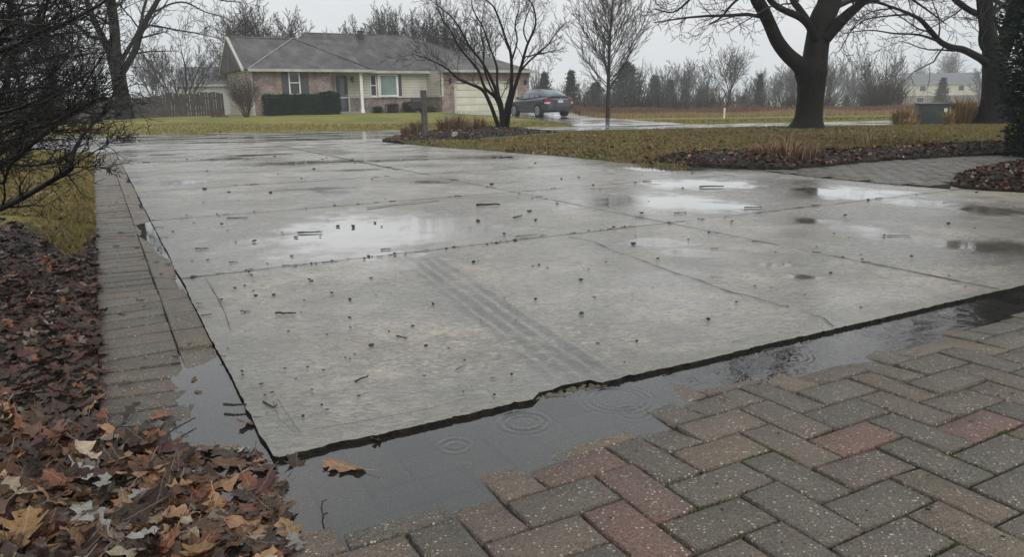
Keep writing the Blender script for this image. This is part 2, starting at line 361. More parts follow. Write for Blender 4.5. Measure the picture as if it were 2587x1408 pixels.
def strip(mb, pts, wid, z, seed, step=.04, gaps=0.0):
    """thin ragged dirt line along world points"""
    acc = 0.0
    for a, b in zip(pts, pts[1:]):
        L = (b - a).length; n = max(2, int(L / step)); d = (b - a).normalized(); p = Vector((-d.y, d.x, 0)); row = []
        for i in range(n + 1):
            q = a.lerp(b, i / n); g = mn.noise(Vector((q.x * 9, q.y * 9, seed))); g2 = mn.noise(Vector((q.x * 2, q.y * 2, seed + 9)))
            ww = wid * (.62 + .6 * g) * (.9 + .5 * g2); 
            if gaps and mn.noise(Vector((q.x * 1.7, q.y * 1.7, seed + 4))) < gaps - .5: ww = wid * .12
            off = p * (wid * .7 * mn.noise(Vector((q.x * 5, q.y * 5, seed + 2))))
            row.append((q + off + p * max(.001, ww) * .5, q + off - p * max(.001, ww) * .5))
        for (l0, r0), (l1, r1) in zip(row, row[1:]): mb.add([(l0.x, l0.y, z), (r0.x, r0.y, z), (r1.x, r1.y, z), (l1.x, l1.y, z)], [(0, 1, 2, 3)])
jm = MB(); TJ = [2.38 * k for k in range(1, 7)]
for i, t in enumerate(TJ): strip(jm, [ST(0, t), ST(3.35, t - .0), ST(12, t + .03)], .013 + .0015 * t, .0035, i * 3.1, .05, .12)
strip(jm, [ST(3.36, .01), ST(3.35, 8), ST(3.30, 15.3)], .014, .0042, 41, .05, .1)
strip(jm, [ST(3.3, 8), ST(3.30, 15.3)], .03, .0036, 43, .05)
strip(jm, [ST(-2.4, 15.38), ST(9, 15.38)], .10, .0046, 50, .1)
for ln in ([(1435, 600), (1500, 612), (1560, 640), (1610, 655), (1700, 690), (1760, 708), (1850, 742), (1900, 752), (1985, 778)], [(2045, 797), (2080, 806), (2108, 829)]):
    strip(jm, [G(*p) for p in ln], .011, .005, 60, .012)
for ln in ([(520, 705), (545, 745), (572, 800), (582, 838)], [(690, 1020), (705, 1060), (745, 1098), (900, 1072), (1080, 1038), (1180, 1010)], [(700, 1010), (760, 1100)], [(1850, 868), (1940, 845)], [(850, 520), (882, 530)],
           [(655, 1075), (700, 1069)]):
    strip(jm, [G(*p) for p in ln], .004, .0055, 71, .012, .25)
jm.build('driveway_joints', M_JOINT, kind='structure')
# gravelly bed under the pavers
region('paving_bed', [ST(-.47, 15.6), ST(-.47, -4), ST(8, -4), ST(30, -2), ST(30, .2), ST(-.0, .2), ST(-.0, 15.6)], lambda x, y, d: WL - .026 + ((.016 * sstep(.0, .07, pdist(x, y))) if toST((x, y))[1] > .1 else (.030 * sstep(.22, .6, pdist(x, y)))) + .002 * nz3(x * 30, y * 30),
       simple('paving_sand', (.028, .026, .019), (.012, .016, .007), 12, .7, .8, 140, Specular_IOR_Level=.2), .05, .03, .02)
# ------------------------------------------------------------------ pavers
def paver_mat():
    n = N('wet_paver'); at_ = n.nd('Attribute', attribute_name='tint').outputs['Color']; P = n.P()
    f = n.noise(55, 5, .75); g = n.noise(9, 3, .6); col = n.mix(n.rng(f, .35, .62), at_, n.mix(.45, at_, (.03, .03, .026)))
    col = n.mix(n.m2('MULTIPLY', n.rng(g, .48, .7), .5), col, (.15, .098, .075)); col = n.mix(n.m2('MULTIPLY', n.rng(n.noise(6, 4, .7, n.v2('ADD', P, (3, 9, 0))), .5, .68), .6), col, (.105, .092, .07)); gr = n.noise(210, 2, .6); col = n.mix(n.m2('MULTIPLY', n.rng(gr, .54, .64), .55), col, (.26, .235, .19)); col = n.mix(n.m2('MULTIPLY', n.rng(gr, .46, .36), .6), col, (.025, .022, .018))
    sp = n.vor(95); k = n.m2('MULTIPLY', n.m2('LESS_THAN', n.m2('ADD', sp, n.m2('MULTIPLY', n.noise(130, 2), .25)), .40), n.m2('GREATER_THAN', n.vor(95, out='Color'), .56))
    col = n.mix(n.m2('MULTIPLY', k, n.rng(n.noise(22, 2), .35, .6, .1, .9)), col, (.56, .51, .41))
    sp2 = n.vor(160); col = n.mix(n.m2('MULTIPLY', n.m2('LESS_THAN', sp2, .2), .5), col, (.02, .02, .018))
    h = n.m2('ADD', f, n.m2('MULTIPLY', n.noise(160, 3, .7), .5)); nr = n.bump(n.m2('ADD', h, n.m2('MULTIPLY', gr, .45)), 1.0, .011)
    return n.bsdf(col, n.rng(n.noise(5, 3), .35, .65, .24, .42), nr, Specular_IOR_Level=.5)
M_PAVE = paver_mat()
PAL = [(.165, .135, .10), (.15, .128, .096), (.185, .137, .10), (.165, .122, .094), (.14, .122, .092), (.20, .148, .096), (.15, .132, .102)]
RED = (.24, .115, .09)
PV, PQ, PN16, PC = [], [], [], []
GAP = [.009]
def paver(cs, ct, ls, lt, hf, tint, z0=None, frame=ST):
    """one block: centre, size along the two axes; hf gives the top height"""
    nseg = 4; g = GAP[0]; a, b = ls / 2 - g / 2, lt / 2 - g / 2; per = []
    cor = [(-a, -b), (a, -b), (a, b), (-a, b)]
    for i in range(4):
        p, q = cor[i], cor[(i + 1) % 4]
        for j in range(nseg):
            t = j / nseg; per.append((p[0] + (q[0] - p[0]) * t, p[1] + (q[1] - p[1]) * t))
    n = len(per); zc = [hf(*frame(cs + sx * a, ct + sy * b).xy) for sx, sy in ((-1, -1), (1, -1), (1, 1), (-1, 1))]
    tl = (rnd.gauss(0, .0012), rnd.gauss(0, .0012), rnd.gauss(0, .0008))
    def zt(x, y):
        u, v = (x / a + 1) / 2, (y / b + 1) / 2
        return zc[0] * (1 - u) * (1 - v) + zc[1] * u * (1 - v) + zc[2] * u * v + zc[3] * (1 - u) * v + tl[0] * x / a + tl[1] * y / b + tl[2]
    base = len(PV); sd = rnd.random() * 50
    rings = ((1.0, -.030, 0), (1.0, -.0032, 0), (None, 0, .0035))
    for kx, dz, ins in rings:
        for i, (x, y) in enumerate(per):
            jx = .0016 * mn.noise(Vector((x * 40, y * 40, sd))) + .0012 * mn.noise(Vector((x * 110, y * 110, sd + 3)))
            fx = 1 - (ins + abs(jx)) / a; fy = 1 - (ins + abs(jx)) / b
            p = frame(cs + x * fx, ct + y * fy); PV.append((p.x, p.y, zt(x, y) + dz + (jx * .5 if not ins else 0)))
            PC.append(tint)
    for r in range(2):
        for i in range(n):
            j = (i + 1) % n; PQ.append((base + r * n + i, base + r * n + j, base + (r + 1) * n + j, base + (r + 1) * n + i))
    PN16.append(tuple(base + 2 * n + i for i in range(n)))
def flush_pavers(name):
    me = mesh_np(name, PV, [PQ, PN16], colors=np.array(PC, np.float32)); link(name, me, M_PAVE, kind='structure')
    PV.clear(); PQ.clear(); PN16.clear(); PC.clear()
def pick():
    c = rnd.choice(PAL); k = rnd.uniform(.85, 1.2)
    return tuple(x * k for x in c)
def hbord(x, y):
    s_, t_ = toST((x, y)); d = pdist(x, y); return WL + max(-.013, min(.0128 + .0035 * sstep(.6, 2, t_), d * .2 + .0015)) + .0016 * nz3(x * 2.3, y * 2.3, 8)
def hpat(x, y):
    d = (pdist(x, y) if x < 0 else sdist(x, y, PUD)) if abs(x) < 9 else 1
    return WL + max(-.009, min(.013, d * .20 + .0015)) + .0022 * nz3(x * 2.3, y * 2.3, 8)
# herringbone, two-to-one blocks turned with the slab edge
wB, SOFF = .1225, .055
REDS = [G(1560, 1265), G(2180, 1120), G(2545, 1075)]
def herring(i0, i1, j0, j1, ok, hf):
    for i in range(i0, i1):
        for j in range(j0, j1):
            k = (i + j) % 4 if True else 0
            k = (i - j) % 4
            if k == 0: c = ((i + 1) * wB, (j + .5) * wB, 2 * wB, wB)
            elif k == 3: c = ((i + .5) * wB, (j + 1) * wB, wB, 2 * wB)     # upright block, foot here
            else: continue
            cs, ct = c[0] + SOFF, c[1] - .005
            if not ok(cs, ct, c[2], c[3]): continue
            p = ST(cs, ct); tint = pick()
            if any(abs(toST(q)[0] - cs) < c[2] / 2 and abs(toST(q)[1] - ct) < c[3] / 2 for q in REDS): tint = RED
            elif rnd.random() < (.045 if GAP[0] < .01 else 0): tint = (.20, .108, .082)
            paver(cs, ct, c[2], c[3], hf, tint)
def okp(cs, ct, ls, lt):
    if ct + lt / 2 > .01 or cs - ls / 2 < -.41: return False
    p = ST(cs, ct); return p.y > .4 and abs(p.x) < p.y * .85 + .6 and p.y < 12
herring(-5, 85, -25, 1, okp, hpat)
flush_pavers('paver_patio')
# left border: header blocks side by side, one line of stretchers along the slab
GAP[0] = .013; t = -.55; 
while t < 15.3:
    wd = .1375 if t < 4 else .1375
    if t > -.02: k_ = rnd.uniform(.62, 1.15); paver(-.265 + rnd.gauss(0, .0015), t + wd / 2, .279, wd - .006, hbord, tuple(v * k_ for v in pick()))
    t += wd
t = 0.0
while t < 15.2:
    paver(-.0665, t + .1375, .134, .272, hbord, pick()); t += .275
flush_pavers('paver_border')
# curved walk of pavers off to the right
WALK = [G(*p) for p in ((1940, 434), (2050, 424), (2150, 412), (2250, 403), (2400, 394), (2587, 388), (2800, 384), (3100, 380), (3100, 430), (2587, 418), (2500, 423), (2435, 437), (2405, 462), (2400, 478), (2210, 462), (2080, 450))]
WALK = [(p.x, p.y) for p in WALK]
def okw(cs, ct, ls, lt):
    p = ST(cs, ct); return inpoly(p.x, p.y, WALK)
GAP[0] = .022; PAL[:] = [(.13, .125, .112), (.115, .11, .10), (.14, .13, .115)]; herring(12, 160, 22, 100, okw, lambda x, y: .014 + .003 * nz3(x, y, 5))
flush_pavers('paver_walk')
region('walk_bed', WALK, lambda x, y, d: .0075, M_JOINT, .3, .05, .01, .02)
# ------------------------------------------------------------------ water in the gutter
def water_mat():
    n = N('rain_water'); P = n.P(); fr = n.nd('Fresnel', {'IOR': 1.8})
    hb = n.m2('ADD', n.m2('MULTIPLY', n.noise(15, 3, .6, None, .6), 1.5), n.m2('MULTIPLY', n.noise(70, 2, .5), .25))
    sx = n.v2('DOT_PRODUCT', n.v2('SUBTRACT', P, tuple(O0)), tuple(SA)); st_ = n.rng(sx, .75, 1.5, .02, .22, True)
    b = n.nd('Bump', {'Distance': .006, 'Height': hb}); n.set(b.inputs['Strength'], st_)
    n.set(fr.inputs['Normal'], b.outputs[0])
    gl = n.nd('BsdfGlossy', {'Color': (1, 1, 1), 'Roughness': .012, 'Normal': b.outputs[0]})
    tr = n.nd('BsdfTransparent', {'Color': (.88, .89, .87)}); df = n.nd('BsdfDiffuse', {'Color': (.17, .16, .155)})
    m1 = n.nd('MixShader'); n.set(m1.inputs[0], .10); n.set(m1.inputs[1], tr.outputs[0]); n.set(m1.inputs[2], df.outputs[0])
    m2 = n.nd('MixShader'); n.set(m2.inputs[0], fr.outputs[0]); n.set(m2.inputs[1], m1.outputs[0]); n.set(m2.inputs[2], gl.outputs[0])
    n.t.links.new(m2.outputs[0], n.out.inputs[0]); return n.m
M_WATER = water_mat()
RINGS = [(G(1150, 1127, WL), .038, 1.5, .014), (G(1325, 1068, WL), .066, 1.3, .016), (G(1715, 963, WL), .05, 1.2, .012), (G(1900, 915, WL), .035, 1.1, .01), (G(1560, 1010, WL), .10, .9, .015), (G(1600, 1045, WL), .05, .8, .014),
         (G(1500, 1050, WL), .03, .5, .01), (G(1800, 940, WL), .03, 1.0, .01), (G(1840, 905, WL), .07, .7, .012), (G(2060, 870, WL), .04, 1, .01), (G(2210, 840, WL), .05, 1, .01), (G(1990, 900, WL), .09, .7, .012), (G(2350, 800, WL), .06, 1, .012), (G(1450, 1010, WL), .06, .6, .012), (G(1265, 1110, WL), .03, .25, .01)]
def ripple(x, y):
    z = 0
    for c, r, a, wd in RINGS:
        d = math.hypot(x - c.x, y - c.y)
        if d < r * 1.7: z += a * .0019 * math.sin(2 * PI * (d - r) / (wd * 1.5)) * math.exp(-((d - r * .92) / (r * .32)) ** 2)
    return z
ds = .0075; V = []; Q = []; ids = {}
def wv(i, j):
    if (i, j) not in ids:
        p = ST(i * ds, j * ds); ids[(i, j)] = len(V); V.append((p.x, p.y, WL + ripple(p.x, p.y)))
    return ids[(i, j)]
for i in range(-62, 760):
    for j in range(-150, 2):
        p = ST((i + .5) * ds, (j + .5) * ds)
        if sdist(p.x, p.y, PUD) > .36: continue
        Q.append((wv(i, j), wv(i + 1, j), wv(i + 1, j + 1), wv(i, j + 1)))
link('puddle', mesh_np('puddle', V, [Q]), M_WATER, smooth=True, kind='structure')
V = []; Q = []; ids = {}; ds = .02
for i in range(-22, 1):
    for j in range(1, 460):
        p = ST((i + .5) * ds, (j + .5) * ds + .003 - ds * .15)
        if pdist(p.x, p.y) > .03 or i * ds > -.012: continue
        c = []
        for a, b in ((i, j), (i + 1, j), (i + 1, j + 1), (i, j + 1)):
            if (a, b) not in ids: q = ST(a * ds, b * ds - .004, WL + .0002); ids[(a, b)] = len(V); V.append(tuple(q))
            c.append(ids[(a, b)])
        Q.append(c)
link('border_puddle', mesh_np('border_puddle', V, [Q]), M_WATER, smooth=True, kind='structure')
# ------------------------------------------------------------------ lawns and beds
def px(*pts): return [tuple(G(*p).xy) for p in pts]
RL = px((972, 357), (1020, 364), (1100, 371), (1200, 378), (1300, 386), (1400, 393), (1500, 403), (1600, 413), (1700, 421), (1850, 424), (2000, 415), (2200, 400), (2400, 390), (2700, 382), (3200, 380), (3200, 320), (2700, 317), (2300, 321), (2000, 323), (1700, 331), (1450, 337), (1300, 336), (1150, 336), (1040, 341))
def h_rl(x, y, d): return .012 + .05 * sstep(0, .5, d) + .035 * sstep(.3, 3, d) + .018 * nz3(x * 1.3, y * 1.3) + .012 * nz3(x * 5, y * 5)
region('lawn', RL, h_rl, M_LAWN2, .08, .010, .08, .10)
def humps(A, B, C): return lambda x, y, d: A + B * sstep(0, C, d) + .02 * nz3(x * 4, y * 4, 3) * sstep(0, .3, d) + .012 * nz3(x * 13, y * 13, 4)
MU1 = px((1640, 410), (1720, 402), (1820, 399), (1900, 390), (2000, 396), (2100, 393), (2200, 389), (2400, 378), (2587, 368), (2850, 362), (3000, 385), (2587, 393), (2400, 399), (2250, 409), (2150, 417), (2050, 427), (2000, 432), (1900, 429), (1800, 424), (1700, 419), (1640, 414))
MU2 = px((966, 358), (1010, 346), (1060, 337), (1200, 331), (1310, 331), (1400, 335), (1440, 343), (1400, 352), (1280, 358), (1190, 366), (1080, 363), (1020, 364))
MU3 = px((2405, 464), (2418, 447), (2450, 433), (2520, 424), (2600, 420), (2900, 425), (2900, 505), (2587, 487), (2500, 483), (2430, 477))
h1, h2, h3 = humps(.05, .09, .5), humps(.045, .15, 1.6), humps(.02, .10, .4)
region('mulch_bed', MU1, h1, M_SOIL, .04, .006, .1, .12)
region('mulch_mound', MU2, h2, M_SOIL, .05, .006, .1, .15)
region('mulch_island', MU3, h3, M_SOIL, .04, .006, .08, .06)
GLp = [tuple(ST(-.41, 4.2).xy), tuple(ST(-.41, 15.4).xy), (-12, rn(-12) - .2), (-40, rn(-40) - .2), (-40, -4), (-14, -4)] + [tuple(ST(-5, 0).xy), tuple(ST(-3, 3).xy)]
def h_gl(x, y, d): return .01 + .03 * sstep(0, .4, d) + .015 * nz3(x * 1.5, y * 1.5, 2) + .01 * nz3(x * 6, y * 6, 2)
region('side_lawn', GLp, h_gl, M_LAWN, .06, .012, .08, .05)
BD = [tuple(ST(*p).xy) for p in ((-.407, -2.2), (-.407, 4.6), (-.8, 5.2), (-1.3, 5.8), (-2.2, 6.6), (-3.4, 7.0), (-6, 7.5), (-9, 6), (-9, -4), (-.407, -4))]
h_bd = humps(.012, .05, .7)
region('leaf_bed', BD, h_bd, M_SOIL, .03, .012, .08, .03)
FLp = [(x, rf(x)) for x in range(-75, 100, 5)] + [(260, 330), (-260, 330)]
region('far_lawn', FLp, lambda x, y, d: ter(x, y) + .012 + .012 * nz3(x * .8, y * .8), M_LAWN, .3, .016, .05, .12)
XD = [GT(*p) for p in ((1120, 287), (1250, 294), (1345, 301), (1400, 309), (1452, 318.5))]
XD2 = [GT(*p) for p in ((1720, 313), (1620, 307), (1540, 300), (1470, 293), (1435, 288), (1400, 284))]
XP = [(p.x, p.y) for p in XD] + [(XD[-1].x + .3, XD[-1].y - .4), (XD2[0].x, XD2[0].y - .5)] + [(p.x, p.y) for p in XD2] + [(2.4, 46), (-4, 46)]
region('far_driveway', XP, lambda x, y, d: ter(x, y) + .036 * sstep(26, 29.5, y) - .004, M_ROAD, .3, .012, .03)
# ------------------------------------------------------------------ blades of grass
def blades(name, P, hf, n, hgt, wid, cols, label, cat, dmax=22, yel=.5, lean=.5, ymin=1.2, wtfn=None, thick=None):
    xs = [p[0] for p in P]; ys = [p[1] for p in P]; A = []
    x0, x1, y0, y1 = min(xs), max(xs), max(ymin, min(ys)), min(dmax, max(ys)); tries = 0
    while len(A) < n and tries < n * 12:
        tries += 1
        y = y0 + (y1 - y0) * rnd.random() ** 1.35; x = rnd.uniform(max(x0, -y * .78), min(x1, y * .78))
        if not inpoly(x, y, P): continue
        d = -sdist(x, y, P)
        if wtfn and rnd.random() > wtfn(x, y, d): continue
        A.append((x, y, hf(x, y, d)))
    A = np.array(A); m = len(A); an = rng.random(m) * 2 * PI; h = hgt * (.5 + rng.random(m)); wd = wid * (.7 + .6 * rng.random(m)) * (1 + A[:, 1] * .02)
    ln = lean * h[:, None] * rng.normal(size=(m, 2)) ; dx = np.stack([np.cos(an), np.sin(an)], 1) * wd[:, None] / 2
    V = np.zeros((m, 3, 3)); V[:, 0, :2] = A[:, :2] + dx; V[:, 1, :2] = A[:, :2] - dx; V[:, 0, 2] = V[:, 1, 2] = A[:, 2] - .004
    V[:, 2, :2] = A[:, :2] + ln; V[:, 2, 2] = A[:, 2] + h
    c = np.array(cols)[rng.integers(0, len(cols), m)] * (.8 + .4 * rng.random((m, 1)))
    me = mesh_np(name, V.reshape(-1, 3), [np.arange(m * 3).reshape(-1, 3)], colors=np.repeat(c, 3, 0))
    return link(name, me, M_BLADE, kind='stuff', label=label, category=cat) if False else tag(link(name, me, M_BLADE), label, cat, None, 'stuff')
def tint_mat(name, rough=.7, gloss=.3, bs=0.0):
    n = N(name); a = n.nd('Attribute', attribute_name='tint').outputs['Color']
    f = n.noise(60, 3, .7); col = n.mix(n.m2('MULTIPLY', n.rng(f, .45, .65), .45), a, n.mix(.6, a, (.02, .015, .01)))
    return n.bsdf(col, rough, n.bump(f, bs, .004) if bs else None, Specular_IOR_Level=gloss)
M_BLADE = tint_mat('grass_blade'); M_LITTER = tint_mat('leaf_litter', .42, .4, .5); M_CHIP = tint_mat('dull_litter', .6, .22, .4); M_STEM = tint_mat('dry_stem', .8, .2)
GC = [(.20, .19, .05), (.25, .205, .07), (.30, .23, .095), (.14, .16, .042), (.22, .165, .065)]
GC2 = [(.155, .145, .038), (.21, .17, .052), (.26, .19, .078), (.10, .11, .032), (.19, .125, .055)]
def w_rl(x, y, d): return 0 if inpoly(x, y, MU1) or inpoly(x, y, MU2) or inpoly(x, y, MU3) else 1
blades('grass', RL, h_rl, 90000, .05, .011, GC2, 'short leafy grass of the lawn beside the driveway', 'grass', 22, wtfn=w_rl)
blades('grass', GLp, h_gl, 42000, .032, .010, GC2, 'short yellow green grass left of the brick border', 'grass', 17, ymin=4, wtfn=lambda x, y, d: 0 if inpoly(x, y, BD) else 1)
blades('grass', [tuple(ST(-.52, 3.2).xy), tuple(ST(-.40, 4.2).xy), tuple(ST(-.40, 15.3).xy), tuple(ST(-.9, 15.3).xy), tuple(ST(-.9, 5).xy)], lambda x, y, d: .012, 9000, .045, .009, GC2, 'longer grass fringe hanging over the brick border', 'grass', 17)
blades('grass', FLp, lambda x, y, d: ter(x, y) + .012, 26000, .05, .03, GC, 'short grass across the street', 'grass', 33, ymin=24.5, wtfn=lambda x, y, d: 0 if inpoly(x, y, XP) else 1)
# ------------------------------------------------------------------ leaves
def leaf_shape(seed):
    """lobed oak or maple leaf about one unit long, cupped and crinkled; midrib column plus two columns each side"""
    r_ = random.Random(seed); n = 25; maple = seed % 4 == 3; nl = r_.choice((3, 4)) if not maple else 2; ph = r_.uniform(.0, .25); wmax = r_.uniform(.27, .36) if not maple else .46
    cu, cl, cw, tw = r_.uniform(-.6, 1.5), r_.uniform(-.5, .7), r_.uniform(-.3, .3), r_.uniform(-.9, .9); bend = r_.uniform(-.12, .12); V = []; torn = r_.random() < .4; tq = r_.uniform(.3, .8); ts = r_.choice((-1, 1))
    for i in range(n):
        t = i / (n - 1); env = math.sin(PI * min(1, t ** (.8 if maple else 1.15) * .97 + .03)) ** .75
        f = (t * nl + ph) % 1.0; saw = (f / .62 if f < .62 else (1 - f) / .38); lob = (.38 if maple else .42) + (.62 if maple else .58) * saw ** 1.3
        for c, k in ((-1, 1.0), (-1, .5), (0, 0), (1, .5), (1, 1.0)):
            w_ = wmax * env * (lob if k == 1.0 else min(lob, .72)) * (1 + .10 * mn.noise(Vector((t * 9, c * 3, seed)))); 
            if torn and c == ts and k == 1.0 and abs(t - tq) < .12: w_ *= .45
            x = c * k * w_; y = t - .5 + abs(x) * .42 * (1 - t); xx = x + bend * math.sin(PI * t)
            z = cu * x * x * 1.7 + cl * (t - .5) ** 2 + cw * x * (t - .5) + tw * x * (t - .5) * .5 + .09 * mn.noise(Vector((x * 6, y * 5, seed))) + .035 * mn.noise(Vector((x * 18, y * 18, seed))) + .05 * abs(x)
            V.append((xx, y, z * .8))
    Q = [(i * 5 + c, i * 5 + c + 1, (i + 1) * 5 + c + 1, (i + 1) * 5 + c) for i in range(n - 1) for c in range(4)]
    b = len(V); w_ = .010; z0 = V[2][2]
    for yy, zz in ((-.49, 0), (-.62, .02), (-.80, .06)): V += [(-w_ + (yy + .5) * bend, yy, zz + z0), (w_ + (yy + .5) * bend, yy, zz + z0 + .006)]
    Q += [(b, b + 1, b + 3, b + 2), (b + 2, b + 3, b + 5, b + 4)]
    return np.array(V, np.float32), np.zeros((0, 3), np.int32), np.array(Q, np.int32)
LEAVES = [leaf_shape(i) for i in range(12)]
def leaf_small(seed):
    r_ = random.Random(seed); V = []; m = 7
    for i in range(m):
        a = 2 * PI * i / m; l = .5 * r_.uniform(.55, 1.05); V.append((l * math.cos(a), l * .75 * math.sin(a), r_.uniform(-.06, .22)))
    V.append((0, 0, 0)); return np.array(V, np.float32), np.array([(i, (i + 1) % m, m) for i in range(m)], np.int32), np.zeros((0, 4), np.int32)
SMALL = [leaf_small(i + 50) for i in range(8)]
LCOL = {'tan': (.30, .17, .09), 'rust': (.165, .062, .028), 'brown': (.098, .050, .027), 'dark brown': (.038, .022, .014), 'maroon': (.060, .018, .016), 'pale grey': (.27, .265, .24), 'ochre': (.27, .155, .06), 'grey brown': (.12, .094, .076), 'straw': (.34, .275, .19)}
def rot(rz, rx, ry): return np.array(Matrix.Rotation(rz, 3, 'Z') @ Matrix.Rotation(rx, 3, 'X') @ Matrix.Rotation(ry, 3, 'Y'), np.float32)
def merge(name, items, mat, shapes, **kw):
    """items: (x, y, z, size, rz, rx, ry, colour, shape index)"""
    VV, TT, QQ, CC = [], [], [], []; b = 0
    for x, y, z, s, rz, rx, ry, c, k in items:
        v, t, q = shapes[k]; VV.append(v * s @ rot(rz, rx, ry).T + np.array((x, y, z), np.float32)); TT.append(t + b); QQ.append(q + b); b += len(v); CC.append(np.repeat(np.array([c], np.float32), len(v), 0))
    me = mesh_np(name, np.concatenate(VV), [np.concatenate(TT), np.concatenate(QQ)], colors=np.concatenate(CC)); return tag(link(name, me, mat, smooth=False), **kw)
def lcol(names, wts):
    nm = rnd.choices(names, wts)[0]; c = LCOL[nm]; k = rnd.uniform(.7, 1.25); return nm, tuple(v * k for v in c)
# ground height seen by leaves near the border
def gz(x, y):
    s, t = toST((x, y))
    if s > 0 and t > 0: return .001
    if inpoly(x, y, BD): return h_bd(x, y, -sdist(x, y, BD))
    if s > -.42: return max(hpat(x, y), WL)
    return .03
near = []
def put(pxx, pyy, size, names, wts, lay=0.0, flat=.35, z0=None):
    p = G(pxx, pyy, 0.01); z = gz(p.x, p.y) if z0 is None else z0
    nm, c = lcol(names, wts); near.append([p.x, p.y, z + .004 + lay, size, rnd.uniform(0, 2 * PI), rnd.gauss(0, flat), rnd.gauss(0, flat), c, rnd.randrange(12), nm])
ALLN = ['tan', 'rust', 'brown', 'dark brown', 'maroon', 'pale grey', 'ochre', 'grey brown', 'straw']
# the pile in the corner: thicker towards the bottom left
n = 0
while n < 1330:
    x, y = rnd.uniform(-130, 760), rnd.uniform(1040, 1500)
    e = 1165 if x < 180 else 1120 if x < 500 else 1190
    lim = 470 + (y - 1100) * .28
    dens = 1.0 if (y > 1060 + max(0, x - 0) * .12 and x < lim) else (.34 if (x < 760 and y > 1120 and (x - lim) < 200) else .025)
    if x > lim + 120 and y > 1300: dens *= .2
    if rnd.random() > dens: continue
    put(x, y, rnd.uniform(.042, .115), ALLN, [1.5, 2.0, 4.8, 6.0, 1.2, .35, .25, 1.4, .4], lay=rnd.random() ** 1.5 * (.05 if x < lim - 40 else .012), flat=.45 if x < lim - 60 else .14); n += 1
# left bed litter, long view
n = 0
while n < 4500:
    t = rnd.uniform(-.6, 8.2) if n % 3 else rnd.uniform(-.6, 3.2); s = -.385 - abs(rnd.gauss(0, 1)) * (1.3 if t < 4.5 else 1.9) 
    if s < -9: continue
    if t > 4.2 and s > -.45 - (t - 4.2) * .55 and rnd.random() > .12: continue
    if t > 6.4 and rnd.random() > .25: continue
    p = ST(s, t)
    if p.y < .7 or abs(p.x) > p.y * .85 + .3: continue
    nm, c = lcol(ALLN, [.25, .9, 2.8, 10.5, 2.6, .2, .02, .8, .25]); z = gz(p.x, p.y)
    near.append([p.x, p.y, z + .003 + rnd.random() ** 2 * .018, rnd.uniform(.03, .08), rnd.uniform(0, 2 * PI), rnd.gauss(0, .3), rnd.gauss(0, .3), c, rnd.randrange(12), nm]); n += 1
# strays on the border bricks
for _ in range(46):
    t = rnd.uniform(.4, 9); p = ST(rnd.uniform(-.41, -.02), t); nm, c = lcol(['dark brown', 'brown', 'maroon'], [3, 1, 1])
    near.append([p.x, p.y, gz(p.x, p.y) + .003, rnd.uniform(.02, .055), rnd.uniform(0, 2 * PI), rnd.gauss(0, .1), rnd.gauss(0, .1), c, rnd.randrange(12), nm])
# leaves one can single out: pixel, size, colour, tilt, label
SOLO = [((868, 1178), .120, 'tan', .06, 'broad tan lobed leaf floating alone in the puddle below the slab corner', 1.2), ((750, 1166), .065, 'dark brown', .3, 'dark red brown leaf half sunk against the slab near its left corner', 0.3),
        ((634, 1068), .085, 'rust', .35, 'curled orange brown leaf caught on the left edge of the slab corner', 2.1), ((738, 1352), .10, 'ochre', .3, 'yellow brown curled leaf at the edge of the floating leaves', .8),
        ((350, 1195), .10, 'tan', .25, 'light brown pointed leaf standing out on top of the pile', 2.4), ((60, 1345), .13, 'ochre', .12, 'large ochre leaf at the lower left corner of the pile', .4),
        ((230, 1300), .12, 'pale grey', .25, 'big grey green wet leaf lying cupped in the pile', 1.0), ((340, 1390), .095, 'straw', .3, 'long cream leaf at the bottom of the pile', 2.0),
        ((352, 1243), .06, 'pale grey', .1, 'small pale grey leaf upturned in the middle of the pile', 2.9), ((262, 1215), .05, 'pale grey', .2, 'small whitish leaf left of the light brown pointed one', .2),
        ((1832, 1003), .034, 'rust', .05, 'small pinkish red leaf afloat at the edge of the long puddle', .4), ((952, 1112), .034, 'brown', .5, 'small curled brown leaf stuck under the slab edge', 1.7),
        ((655, 1250), .11, 'grey brown', .05, 'big submerged brown leaf with long lobes in the shallow water', 1.3), ((600, 1330), .08, 'brown', .2, 'folded brown leaf lying across the water edge', 3.0), ((60, 1240), .06, 'straw', .2, 'cream leaf near the left side of the pile', 1.5)]
def objcol_mat():
    n = N('fallen_leaf'); a = n.nd('ObjectInfo').outputs['Color']; o = n.nd('TexCoord').outputs['Object']
    f = n.noise(7, 4, .7, o); col = n.mix(n.m2('MULTIPLY', n.rng(f, .42, .62), .6), a, n.mix(.65, a, (.02, .015, .01)))
    sx = n.nd('SeparateXYZ'); n.set(sx.inputs[0], o); vein = n.rng(n.m2('ABSOLUTE', sx.outputs[0]), .012, .004)
    v2 = n.rng(n.m2('ABSOLUTE', n.m2('SINE', n.m2('MULTIPLY', n.m2('SUBTRACT', sx.outputs[1], n.m2('ABSOLUTE', sx.outputs[0])), 30))), .12, .03)
    col = n.mix(n.m2('MULTIPLY', n.m2('MAXIMUM', vein, n.m2('MULTIPLY', v2, .5)), .5), col, n.mix(.5, a, (.5, .4, .3)))
    return n.bsdf(col, .42, n.bump(f, .5, .05), Specular_IOR_Level=.4)
M_LEAF = objcol_mat(); LMESH = {}
